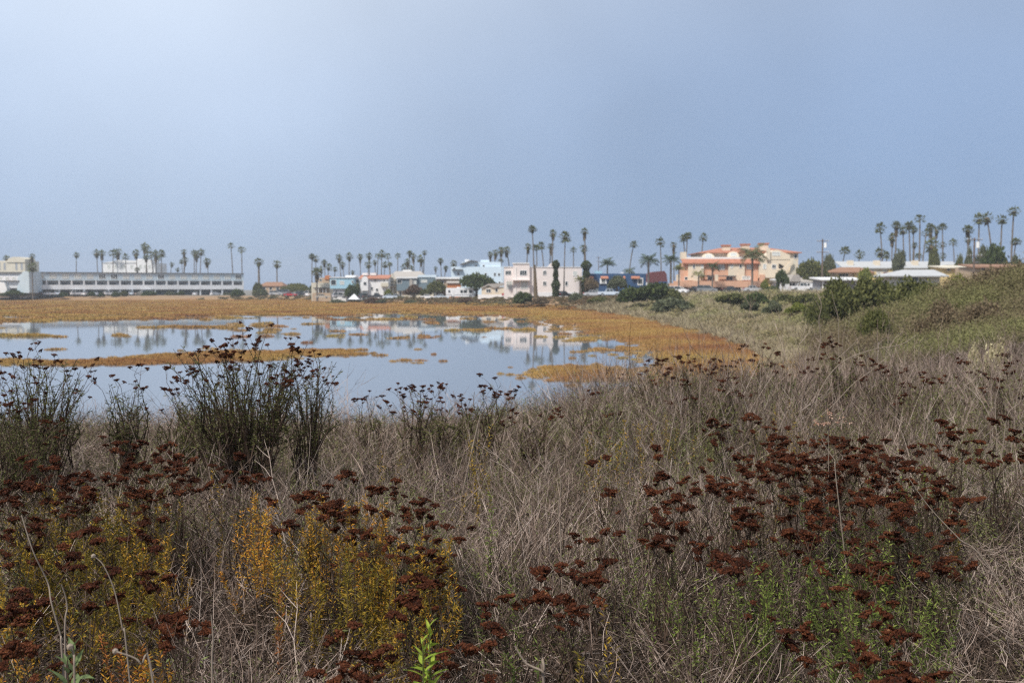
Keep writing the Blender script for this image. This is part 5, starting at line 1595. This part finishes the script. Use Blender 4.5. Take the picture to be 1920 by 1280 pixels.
# right drift
buckwheat(1555, 800, 250, .78, 62, 'crown of the big rusty buckwheat drift below the pale pink seed sprig', .35, hs=1.12, bare=10)
buckwheat(1480, 850, 230, .76, 52, 'dense rusty buckwheat below the crown of the drift at left', .35, hs=1.12, bare=8)
buckwheat(1650, 858, 230, .76, 52, 'dense rusty buckwheat below the crown of the drift at right', .35, hs=1.12, bare=8)
buckwheat(1730, 835, 120, .78, 22, 'rusty buckwheat at the right shoulder of the drift', .3, hs=1.1)
buckwheat(1345, 878, 220, .74, 44, 'rusty buckwheat spreading at the left wing of the drift', .3, hs=1.1)
buckwheat(1355, 795, 90, .78, 12, 'small rusty buckwheat behind the left wing of the drift', .3, hs=1.1)
buckwheat(1430, 768, 80, .78, 9, 'few headed buckwheat behind the drift, left of its crown', .3, hs=1.1)
buckwheat(1230, 860, 80, .74, 10, 'small buckwheat clump left of the drift wing', .3, hs=1.1)
buckwheat(1132, 853, 44, .72, 5, 'lone little buckwheat far left of the drift', .3, hs=1.15)
buckwheat(1600, 905, 230, .72, 44, 'rusty buckwheat in the middle of the drift with green shoots', .6, hs=1.12, green=True)
buckwheat(1440, 935, 200, .70, 34, 'rusty buckwheat in the lower left of the drift', .5, hs=1.1)
buckwheat(1735, 905, 170, .72, 30, 'rusty buckwheat at the lower right of the drift', .4, hs=1.1)
buckwheat(1258, 965, 150, .70, 24, 'dark buckwheat pair left below the drift', .5, hs=1.1)
buckwheat(1790, 785, 80, .78, 12, 'buckwheat on tall stems right of the drift', .3, hs=1.1)
buckwheat(1868, 798, 120, .78, 20, 'buckwheat at the right frame edge above the grey twigs', .2, hs=1.1)
buckwheat(1560, 985, 210, .70, 30, 'buckwheat under the drift standing in green leafy twigs', 1.0, hs=1.1, green=True)
buckwheat(1715, 985, 180, .70, 24, 'buckwheat under the right half of the drift in shade', .8, hs=1.1)
buckwheat(1385, 1020, 120, .66, 12, 'leafy buckwheat with few heads below the left wing', .9, hs=1.1, green=True)
buckwheat(1112, 965, 80, .66, 9, 'small curled buckwheat heads in the middle of the dry grass', .3, hs=1.1)
buckwheat(1630, 1085, 160, .64, 18, 'leafy buckwheat low in the right half', 1.1, hs=1.1, green=True)
buckwheat(1380, 1070, 60, .62, 5, 'tiny buckwheat in dry twigs left of the leafy low one', .5, hs=1.1)
buckwheat(1640, 1200, 200, .60, 22, 'nearest buckwheat at the lower right among green twigs', .9, hs=1.1)
buckwheat(1500, 1165, 70, .60, 6, 'small buckwheat at the lower right, left of the nearest one', .6, hs=1.1)
# middle and left drifts
buckwheat(1060, 1055, 150, .64, 24, 'rusty buckwheat clump low in the centre of the dry grass', .4, hs=1.15)
buckwheat(960, 1085, 90, .62, 9, 'small buckwheat left of the low centre clump', .4, hs=1.1)
buckwheat(250, 812, 110, .80, 22, 'buckwheat with upright dark heads below the gap between tall left shrubs', .3, hs=1.1)
buckwheat(305, 845, 120, .78, 24, 'dense dark buckwheat right under the upright one at left', .3, hs=1.1)
buckwheat(70, 872, 200, .76, 46, 'dark buckwheat drift at the left edge above the golden shrubs', .4, hs=1.1)
buckwheat(190, 885, 170, .74, 34, 'dark buckwheat over the golden shrubs at left', .4, hs=1.1)
buckwheat(335, 872, 150, .76, 26, 'rusty buckwheat right of the left edge drift', .3, hs=1.1)
buckwheat(445, 862, 120, .76, 12, 'scattered buckwheat before the tallest dark shrub', .3, hs=1.1)
buckwheat(590, 902, 160, .73, 28, 'rusty buckwheat above the central golden shrubs, left', .3, hs=1.1)
buckwheat(705, 893, 160, .73, 26, 'rusty buckwheat above the central golden shrubs, right', .3, hs=1.1)
buckwheat(800, 935, 130, .71, 16, 'buckwheat trailing right of the central golden shrubs', .3, hs=1.1)
buckwheat(640, 945, 110, .70, 12, 'buckwheat inside the central golden shrubs', .3, hs=1.1)
buckwheat(770, 985, 130, .69, 18, 'buckwheat at the right side of the central golden shrubs', .3, hs=1.1)
buckwheat(45, 960, 150, .70, 22, 'dark buckwheat over the golden shrubs at the far left', .5, hs=1.1)
buckwheat(150, 1005, 150, .68, 14, 'few dark buckwheat heads within the left golden shrubs', .4, hs=1.1)
buckwheat(250, 945, 120, .71, 10, 'buckwheat at the right side of the left golden shrubs', .3, hs=1.1)
buckwheat(785, 1072, 90, .63, 12, 'compact dark buckwheat below the central golden shrubs', .4, hs=1.15)
buckwheat(40, 1100, 120, .63, 16, 'blackish buckwheat at the left edge in the lower part', .4, hs=1.15)
buckwheat(190, 1058, 70, .65, 7, 'two headed dark buckwheat tuft left of the pale curved stalk', .4, hs=1.15)
buckwheat(300, 1085, 110, .63, 14, 'rusty buckwheat at the edge of the leaning dry grass', .2, hs=1.1)
buckwheat(340, 1130, 60, .61, 6, 'small rusty buckwheat just below the edge of the leaning grass', .2, hs=1.1)
buckwheat(680, 1165, 130, .58, 12, 'blurred near buckwheat left of the bright green sprig', .3, hs=1.1)
buckwheat(620, 1240, 150, .55, 12, 'nearest buckwheat at the bottom edge', .2, hs=1.1)
buckwheat(860, 1180, 110, .58, 9, 'near buckwheat right above the bright green sprig', .3, hs=1.1)
buckwheat(60, 1200, 130, .58, 12, 'near dark buckwheat in the lower left corner', .3, hs=1.1)

# ------------------------------------------------------------------ golden shrubs and green sprigs
GG = 'golden leaved shrubs on the near bank'
def golden(px, py, wpx, h, n, label, mat='gold_leaf', Y=None, L=.021, W=.0048, nl=84, group=GG, name='golden_shrub', lean=0.0):
    r = random.Random(int(px * 17 + py * 3))
    Y = Y or solve_y(px, py, h)
    c = at(px, py, Y); z0 = gz(c.x, Y); H = c.z - z0; w = wpx * Y / F / 2
    root = tag(empty(name, (c.x, Y, z0)), label, 'shrub', group)
    if n > 6: OCC.append((c.x, Y, w * 1.1 + .05, w * .9 + .22, 1.15 if 'gold' in mat or 'olive' in mat and Y < 5 else .7))
    st, lf = MB(), MB()
    for i in range(int(n * 1.7) if n > 6 else n):
        a = r.uniform(0, 6.28); q = math.sqrt(r.random())
        tip = Vector((q * math.cos(a) * w + lean * H, q * math.sin(a) * w * .8, H * (1 - .18 * q * q) * r.choice([r.uniform(.5, .8), r.uniform(.75, 1.0), r.uniform(.85, 1.08)])))
        tip += Vector((r.gauss(0, .05), r.gauss(0, .05), 0)) if n > 3 else Vector((0, 0, 0))
        b0 = Vector((q * math.cos(a) * w * .4 + r.gauss(0, .05), q * math.sin(a) * w * .3 + r.gauss(0, .05), -.02))
        nls = int(nl * r.uniform(.35, 1.25)); lt = r.uniform(.2, .6)
        pts = []
        for j in range(6):
            t = j / 5
            pts.append(b0.lerp(tip, t) + Vector((q * math.cos(a) * w * .12 * math.sin(t * 3.1), 0, 0)) + Vector((r.gauss(0, .004), r.gauss(0, .004), 0)))
        st.tube(pts, [.0022 * (1 - .14 * j) for j in range(6)], 3)
        for j in range(nls):
            t = (lt + (1 - lt) * (j / nls) ** .8) * 5; k = min(int(t), 4)
            leaf_on(lf, pts[k].lerp(pts[k + 1], min(t - k, 1)), (pts[k + 1] - pts[k]).normalized(), r, L, W)
    st.build('stem', M['stalk'], root)
    o = lf.build('foliage', M[mat], root); o['kind'] = 'stuff'
    return root
golden(100, 905, 190, .66, 34, 'golden shrub under the dark drift at the left edge', 'olive_leaf')
golden(240, 915, 160, .66, 30, 'golden olive shrub right of the left edge one', 'olive_leaf')
golden(50, 985, 150, .62, 28, 'olive golden shrub lower at the left edge', 'olive_leaf')
golden(170, 985, 200, .62, 40, 'broad olive golden shrub in the middle of the left patch', 'olive_leaf')
golden(285, 990, 110, .62, 20, 'golden shrub at the right rim of the left patch', 'gold_leaf')
golden(230, 1060, 130, .58, 18, 'thin olive shrub at the foot of the left patch', 'olive_leaf')
golden(95, 868, 24, .80, 2, 'single upright orange yellow shoot over the left drift', 'gold_leaf', nl=50)
golden(408, 862, 36, .76, 3, 'pair of yellow shoots before the tallest dark shrub', 'gold_leaf')
golden(468, 880, 30, .74, 3, 'slim yellow shoot right of the yellow pair', 'gold_leaf')
golden(480, 930, 110, .68, 14, 'thin golden shrub at the left of the central patch', 'gold_leaf')
golden(585, 925, 130, .68, 22, 'golden shrub under the rusty heads of the central patch', 'gold_leaf')
golden(690, 935, 140, .68, 22, 'bright golden shrub at the top of the central patch', 'gold_leaf')
golden(770, 985, 140, .65, 22, 'golden shrub at the right of the central patch', 'gold_leaf')
golden(670, 1000, 150, .64, 22, 'olive golden shrub in the heart of the central patch', 'olive_leaf')
golden(830, 1015, 90, .62, 12, 'golden shoots at the right rim of the central patch', 'gold_leaf')
golden(740, 1080, 150, .58, 18, 'low golden shrub below the central patch', 'olive_leaf')
golden(560, 1000, 110, .63, 12, 'thin olive shrub left below the central patch', 'olive_leaf')
golden(530, 1060, 34, .60, 3, 'rusty orange shoots left of the central patch foot', 'red_leaf', nl=70)
golden(30, 1095, 70, .58, 10, 'orange shrub at the left edge in the lower part', 'gold_leaf')
golden(140, 1120, 60, .56, 7, 'orange tipped shoots right of the lower left orange shrub', 'gold_leaf')
golden(265, 1160, 70, .54, 8, 'orange and gold shoots near the bottom at left', 'gold_leaf')
golden(240, 1155, 46, .54, 5, 'rusty shoots beside the orange and gold ones', 'red_leaf')
golden(30, 1210, 80, .50, 8, 'near orange shrub in the lower left corner', 'gold_leaf')
GS = 'green leafed sprigs in the dry grass'
for (px_, py_, w_, h_, n_, lb) in [(1545, 880, 60, .72, 5, 'fresh green sprig inside the rusty drift'), (1690, 870, 110, .74, 7, 'green twigs at the right of the rusty drift'), (1330, 910, 60, .70, 4, 'green sprig in the left wing of the drift'),
                                   (1500, 1010, 220, .66, 26, 'wide green twiggy shrub under the rusty drift, left'), (1660, 1010, 220, .66, 24, 'wide green twiggy shrub under the rusty drift, right'), (1420, 1050, 120, .64, 12, 'green twigs below the left wing of the drift'),
                                   (1300, 1040, 80, .64, 8, 'green sprigs left of the leafy shrubs'), (1590, 1120, 150, .60, 16, 'green twigs low in the right half'), (1800, 905, 60, .72, 5, 'yellow green sprig right of the drift'),
                                   (1080, 1140, 36, .58, 3, 'upright yellow green sprig low in the middle'), (1135, 1115, 26, .60, 2, 'tall thin yellow green sprig right of the upright one'), (1110, 1190, 70, .54, 5, 'yellow green sprigs at the bottom middle'),
                                   (910, 900, 40, .72, 3, 'small green sprig in the dry grass at centre'), (960, 1050, 60, .64, 5, 'green sprig left of the low centre clump'), (720, 780, 60, .74, 4, 'green shoots in the grey brush before the water'),
                                   (1000, 1150, 60, .58, 4, 'dark green sprig near the bottom centre'), (1325, 1180, 30, .56, 2, 'green shoot at the bottom right of centre'), (1190, 960, 50, .68, 4, 'green sprig left of the dark buckwheat pair'),
                                   (1750, 1080, 90, .62, 8, 'green twigs at the right among grey stems'), (1440, 830, 70, .74, 5, 'green sprigs behind the rusty drift left'), (880, 800, 90, .76, 7, 'olive sprigs in the grey brush at mid picture'),
                                   (1150, 790, 120, .76, 8, 'olive sprigs in the grey brush right of centre'), (1250, 760, 160, .78, 10, 'olive leafed twigs below the far buckwheat'), (1480, 740, 140, .80, 10, 'green leafed twigs before the meadow')]:
    golden(px_, py_, w_, h_, n_, lb, 'green_leaf' if py_ > 860 and 'olive' not in lb and 'yellow' not in lb else 'olive_leaf', group=GS, name='green_sprig', L=.023, W=.0050, nl=56)

# plants whose single leaves show: each leaf its own part
def leaf_mesh(seed, L, W, mat):
    m = MB(); n = 5; r = random.Random(seed)
    prof = [0.15, .75, 1.0, .8, .35, 0.02]
    for i in range(n):
        a, b_ = i / n, (i + 1) / n
        za, zb = -.35 * L * a * a, -.35 * L * b_ * b_
        for s in (-1, 1):
            m.quad((a * L, 0, za), (b_ * L, 0, zb), (b_ * L, s * prof[i + 1] * W / 2, zb + .12 * W), (a * L, s * prof[i] * W / 2, za + .12 * W))
    return m.mesh('leaf', M[mat])
M['shoot_leaf'] = rampmat('bright_shoot_leaf', [(0, (0.13, 0.20, 0.025)), (0.5, (0.24, 0.33, 0.04)), (1, (0.40, 0.46, 0.07))], .6, .4, transl=.3)
LEAVES = {k: [leaf_mesh(i, .055, w, k) for i in range(2)] for k, w in (('shoot_leaf', .015), ('leaf_grey', .020))}
LEAVES['leaf_grey'][0].materials[0] = LEAVES['leaf_grey'][1].materials[0] = rampmat('sage_green_leaf', [(0, (0.10, 0.14, 0.055)), (1, (0.19, 0.24, 0.10))], .6, .4, transl=.25)
def leafy_sprig(name, px, py, Y, n, mat, label, sc=1.0, gap=.0095):
    r = random.Random(int(px))
    c = at(px, py, Y); z0 = gz(c.x, Y); H = c.z - z0
    root = tag(empty(name, (c.x, Y, z0)), label, 'plant')
    pts = [Vector((.03 * math.sin(t * 2), .01 * t, H * t)) for t in (0, .25, .5, .75, 1)]
    MB().tube(pts, [.004, .0036, .003, .0025, .0015], 5).build('stem', M['stalk' if mat != 'shoot_leaf' else 'wheat_leaf'], root)
    for i in range(n):
        o = link('leaf', LEAVES[mat][i % 2], root)
        zz = H - gap * i
        o.location = (.03 * math.sin(zz / H * 2), .01 * zz / H, zz)
        s = sc * r.uniform(.75, 1.15) * (.6 if i < 4 else 1)
        o.scale = (s, s, s)
        o.rotation_euler = Euler((r.gauss(0, .3), -(1.15 if i < 5 else .75 + r.uniform(-.25, .25)), i * 2.4 + r.uniform(-.3, .3)))
    return root
leafy_sprig('green_shoot', 783, 1178, 2.35, 44, 'shoot_leaf', 'bright yellow green leafy shoot standing at the bottom edge', .95)
leafy_sprig('green_shoot', 770, 1205, 2.30, 22, 'shoot_leaf', 'shorter bright green shoot leaning beside the tall leafy one', .8)
leafy_sprig('sage_plant', 112, 1215, 2.25, 12, 'leaf_grey', 'grey green broad leafed plant in the lower left corner', 1.15, .016)
leafy_sprig('sage_plant', 100, 1240, 2.2, 8, 'leaf_grey', 'second smaller broad leafed plant touching the lower left one', 1.0, .016)

# ------------------------------------------------------------------ single dry stalks
SS = 'single pale dry stalks'
def stalk(pts_px, Y, label, r0=.004, mat='pale_stalk', branches=(), head=False, slope=0.0, name='dry_stalk', cat='dry stalk', group=SS):
    """pts_px from the tip down; the foot is carried on to the ground"""
    P_ = [at(px, py, Y + slope * i) for i, (px, py) in enumerate(pts_px)]
    ft = P_[-1].copy(); g = gz(ft.x, ft.y)
    root = tag(empty(name, (ft.x, ft.y, g)), label, cat, group)
    o = Vector((ft.x, ft.y, g))
    if ft.z > g:
        dv = P_[-1] - P_[-2]; hd = Vector((dv.x, dv.y, 0)); dz = ft.z - g
        run = min(hd.length / max(abs(dv.z), .15) * dz, dz * 2.2)
        e = ft + (hd.normalized() * run if hd.length > 1e-6 else Vector((0, 0, 0)))
        P_.append(Vector((e.x, max(e.y, 1.3), gz(e.x, e.y) - .03)))
    jr = random.Random(int(pts_px[0][0] * 3 + pts_px[0][1]))
    for q in P_[1:-1]: q += Vector((jr.gauss(0, r0 * 1.6), jr.gauss(0, r0 * 2), jr.gauss(0, r0 * 1.6)))
    n = len(P_)
    # smooth the polyline
    Q = []
    for i in range(n - 1):
        p0 = P_[max(i - 1, 0)]; p1 = P_[i]; p2 = P_[i + 1]; p3 = P_[min(i + 2, n - 1)]
        for j in range(5):
            t = j / 5
            Q.append(.5 * ((2 * p1) + (p2 - p0) * t + (2 * p0 - 5 * p1 + 4 * p2 - p3) * t * t + (3 * p1 - p0 - 3 * p2 + p3) * t ** 3) - o)
    Q.append(P_[-1] - o)
    MB().tube(Q, [r0 * (.45 + .55 * i / len(Q)) for i in range(len(Q))], 5).build('stem', M[mat], root, True)
    for br in branches:
        B = [at(px, py, Y) - o for px, py in br]
        MB().tube(B, [r0 * (.25 + .35 * i / len(B)) for i in range(len(B))], 4).build('branch', M[mat], root, True)
    if head:
        m = MB(); c = Q[0]
        b0 = len(m.v); s = r0 * 2.6
        m.v += [tuple(c + Vector(v) * s) for v in _ICO]; m.f += [tuple(b0 + j for j in f) for f in _ICF]
        m.build('seed_head', M[mat], root)
    return root
stalk([(1530, 540), (1538, 570), (1537, 600), (1536, 640), (1530, 690), (1527, 760)], 9.6, 'tall forked pale stalk in front of the dark green mound', .0065, branches=[[(1522, 552), (1535, 572), (1537, 580)]])
stalk([(1559, 545), (1566, 570), (1571, 592), (1572, 640), (1572, 700)], 10.2, 'thin grey stalk right of the tall forked one', .004, branches=[[(1562, 575), (1568, 585), (1571, 592)]])
stalk([(1718, 628), (1690, 645), (1640, 655), (1590, 672), (1560, 700), (1535, 740), (1527, 780)], 8.2, 'long arching pale branch bending right over the far brush', .0048, branches=[[(1612, 632), (1590, 655), (1570, 672)], [(1640, 640), (1650, 662), (1656, 680)]])
stalk([(1668, 665), (1640, 690), (1600, 720), (1560, 760), (1530, 790)], 8.0, 'second arching branch below the long pale one', .004)
stalk([(1888, 658), (1905, 700), (1915, 750), (1890, 780), (1880, 840)], 6.5, 'white twig at the right frame edge over the grey brush', .004, branches=[[(1892, 700), (1905, 725), (1913, 745)]])
stalk([(1862, 672), (1872, 710), (1873, 760), (1870, 840)], 6.8, 'pale twig left of the white twig at the right edge', .005)
stalk([(1540, 822), (1552, 848), (1562, 870), (1570, 900)], 4.3, 'short pale stalk leaning in front of the drift crown', .003)
stalk([(40, 965), (68, 1030), (88, 1090), (98, 1130), (112, 1200), (118, 1230)], 2.7, 'long pale curved stalk at the lower left', .0032)
stalk([(115, 1095), (122, 1140), (124, 1210)], 2.6, 'short pale stalk right of the long curved one at lower left', .0030)
stalk([(175, 1042), (196, 1062), (212, 1110), (232, 1180), (240, 1220)], 2.7, 'pale bent stalk with a tiny white tip at lower left', .0028, head=True)
stalk([(216, 1220), (232, 1218), (250, 1226), (264, 1250), (278, 1285)], 2.0, 'thick pale hooked stalk at the bottom edge', .0026, head=True)
stalk([(131, 1212), (134, 1235), (135, 1280)], 2.15, 'brown button seed head on a short stalk in the lower left', .0032, head=True)
stalk([(396, 1152), (398, 1200), (400, 1270)], 2.5, 'straight grey stalk at the bottom left of the dry grass', .0032)
stalk([(965, 1210), (990, 1235), (1010, 1262), (1022, 1290)], 2.1, 'thick pale broken branch at the bottom centre', .0038)
stalk([(1700, 890), (1740, 950), (1800, 1010), (1850, 1060)], 3.6, 'long straight twig slanting right under the drift', .0030)
stalk([(1045, 870), (1048, 910), (1050, 960), (1052, 1010)], 4.0, 'upright pale stalk in the central dry grass', .0034)
stalk([(1268, 760), (1252, 850), (1246, 900)], 6.0, 'upright pale stem among the grey brush right of centre', .0050)
stalk([(900, 780), (890, 830), (880, 860)], 6.2, 'pale woody stem standing in the grey brush at centre', .0070)
stalk([(1183, 600), (1181, 640), (1183, 690), (1190, 740)], 9.6, 'hair thin upright twig before the orange marsh shore', .0035, 'stalk')
stalk([(1495, 1000), (1520, 1060), (1560, 1130)], 3.0, 'slim brown stalk inside the green twigs at right', .0028, 'stalk')

# pale pink seed sprig in the drift and the cream cushion bush
r_ = random.Random(5)
c = at(1553, 795, 4.75); g = gz(c.x, 4.75)
root = tag(empty('pink_seed_sprig', (c.x, 4.75, g)), 'pale pink seed sprig on top of the rusty drift', 'plant')
m, m2 = MB(), MB()
H = c.z - g
m.tube([(0, 0, 0), (.01, 0, H * .6), (0, 0, H)], [.003, .002, .0012], 4)
for i in range(26):
    d = Vector((r_.gauss(0, 1), r_.gauss(0, .7), r_.uniform(-.1, .5))).normalized() * r_.uniform(.02, .10)
    m.tube([(0, 0, H - .03), tuple(Vector((0, 0, H)) + d * .6), tuple(Vector((0, 0, H)) + d)], .0008, 3)
    for q in range(5):
        leaf_on(m2, Vector((0, 0, H)) + d * r_.uniform(.7, 1.05), d.normalized(), r_, .012, .006)
m.build('stem', M['pale_stalk'], root)
o = m2.build('seeds', rampmat('pink_seed', [(0, (0.42, 0.22, 0.15)), (1, (0.66, 0.45, 0.34))], 1.0, transl=.2), root); o['kind'] = 'stuff'
M['cushion'] = rampmat('cushion_bush_cream', [(0, (0.28, 0.24, 0.13)), (0.5, (0.42, 0.36, 0.21)), (1, (0.52, 0.47, 0.30))], .9, .1)
for k_, (px_, pt, pb, w_, Yb, lb) in enumerate([(1868, 634, 668, 80, 13.5, 'cream coloured cushion bush at the foot of the scrub hill'), (1828, 642, 668, 44, 13.2, 'smaller yellowish cushion bush left of the cream one')]):
    kk = Yb / F; p = at(px_, pb, Yb); g = gz(p.x, Yb); h = at(px_, pt, Yb).z - g
    rg = np.random.default_rng(k_ + 900)
    C_ = lump_points(2600, crown_lumps(9, rg), rg, .7)
    o = link('cushion_bush', quads_mesh('cushion_bush', leaf_quads(C_, .06, rg), M['cushion']))
    o.location = (p.x, Yb, g - .05); o.scale = (w_ * kk / 2, w_ * kk / 2, (h + .05) / .92)
    tag(o, lb, 'bush', 'cushion bushes')

# ------------------------------------------------------------------ the dry brush fills in round the shrubs
rg = np.random.default_rng(77)
PT, RT, SC, IX = [], [], [], []
for (y0, y1, dens) in ((1.25, 3.0, 165), (3.0, 5.5, 150), (5.5, 9, 100), (9, 15, 60), (15, 34, 34)):
    xm = 0.60 * y1 + 1.0
    n = int(dens * 2 * xm * (y1 - y0))
    x = rg.uniform(-xm, xm, n); y = rg.uniform(y0, y1, n)
    kp = np.abs(x) < .60 * y + 1.0
    x, y = x[kp], y[kp]
    z, d, isl = terrain(x, y, True)
    kp = (d > 1.0 + rg.random(len(x)) * 2) & ~((y > 25) & (x > .32 * y))
    x, y, z = x[kp], y[kp], z[kp]
    m = len(x)
    u = rg.random(m)
    pn = vnoise(x, y, 1.9, 8)
    leanz = np.clip(1.0 * np.exp(-((x + .75) / .55) ** 2 - ((y - 2.9) / 1.0) ** 2) + .25 * (pn > .6), 0, .8)
    right = smooth(.2, 1.6, x / np.maximum(y, 1) * 4)
    ix = rg.integers(0, 5, m)
    green = smooth(-.1, .35, vnoise(x, y, 2.6, 13))
    ix = np.where(u < .50, ix, np.where(u < .64, rg.integers(8, 10, m), np.where(u < .74, rg.integers(16, 18, m), np.where(u < .84 + .10 * green, rg.integers(18, 21, m), rg.integers(13, 16, m)))))
    ix = np.where((ix < 5) & (rg.random(m) < .34 + .40 * smooth(.36, .50, x / y)), rg.integers(10, 13, m), ix)
    ix = np.where((y > 5.2) & (y < 11) & (rg.random(m) < .16), rg.integers(18, 21, m), ix)
    ix = np.where((rg.random(m) < leanz) & (ix < 8), rg.integers(5, 8, m), ix)
    hs = (0.86 + .22 * pn) * rg.uniform(.75, 1.2, m)
    hs = hs * np.interp(y, [1.2, 2.2, 3.2, 4.5, 9, 20], [.50, .64, .80, .95, 1.05, 1.15])
    hs = hs * np.where(x < .05 * y, np.interp(y, [5, 7.5, 10], [1, .80, .72]), 1.0)
    hs = hs * (1 + .46 * smooth(-.06, .16, x / y) * smooth(5.5, 9, y) * (1 - 1.0 * smooth(10.5, 14, y)))
    hs = hs * (1 - .45 * smooth(12, 17, y))
    kcl = rg.random(m) < .55 + .6 * (vnoise(x, y, .9, 11) + .4)
    occ = np.zeros(m)
    for (ox, oy, ow, od, owt) in OCC:
        occ = np.maximum(occ, owt * np.exp(-((x - ox) / ow) ** 2 - ((y - oy + .1) / od) ** 2))
    low = (ix >= 16) & (ix < 18)
    hs = hs * np.where(low, 1, 1 - .38 * np.minimum(occ, 1.3))
    kp2 = kcl & low | kcl & (rg.random(m) > np.minimum(.56 * occ, .9))
    hs = np.where((ix == 16) | (ix == 17), 1.0, np.where((ix >= 13) & (ix < 16), hs * np.interp(y, [3, 6], [.6, .9]), hs))
    hx = np.interp(y, [2, 8, 20], [.9, 1.15, 1.7]) * rg.uniform(.8, 1.25, m)
    PT.append(np.stack([x, y, z], 1)[kp2]); IX.append(ix[kp2])
    yaw = np.where((ix >= 5) & (ix < 8), rg.normal(0, .5, m), rg.uniform(0, 6.28, m))
    RT.append(np.stack([rg.normal(0, .08, m), rg.normal(0, .08, m), yaw], 1)[kp2])
    SC.append(np.stack([hx, hx, hs], 1)[kp2])
scatter('dry_brush', np.vstack(PT), np.vstack(RT), np.vstack(SC), np.concatenate(IX), 'brush_variants', 'grey brown dead twigs, dry grass and litter covering the near bank', 'dry brush')


# unidentified dark topped object in the meadow, built as a stump
Ys = solve_y(1509, 585, 0.0, 30, 140)
p = at(1509, 585, Ys); g = gz(p.x, Ys)
st_ = tag(empty('stump', (p.x, Ys, g)), 'small unidentified grey object, built as a stump, with a dark top half hidden in meadow scrub', 'stump')
hh = 13 * Ys / F
MB().tube([(0, 0, -.2), (.02, 0, hh * .3), (0, 0, hh * .55), (.01, 0, hh * .66)], [.17, .20, .17, .09], 9, True).build('trunk', M['tanroof'], st_, True)
MB().tube([(.01, 0, hh * .60), (.0, 0, hh * .75), (.01, 0, hh * .93), (0, 0, hh)], [.06, .115, .10, .04], 9, True).build('dark_top', M['tyre'], st_, True)

# ------------------------------------------------------------------ sea air
hz = MB().box(-1650, 1650, -1650, 1650, -1.6, 46).build('haze')
hm = bpy.data.materials.new('sea_haze'); hm.use_nodes = True
ht = hm.node_tree
for n_ in list(ht.nodes): ht.nodes.remove(n_)
ho = ht.nodes.new('ShaderNodeOutputMaterial'); pv = ht.nodes.new('ShaderNodeVolumePrincipled')
pv.inputs['Color'].default_value = (0.86, 0.91, 0.97, 1)
pv.inputs['Density'].default_value = 0.00033
ht.links.new(pv.outputs[0], ho.inputs['Volume'])
hz.data.materials.append(hm)
tag(hz, 'thin pale sea haze lying over the marsh and the town', 'haze', kind='stuff')
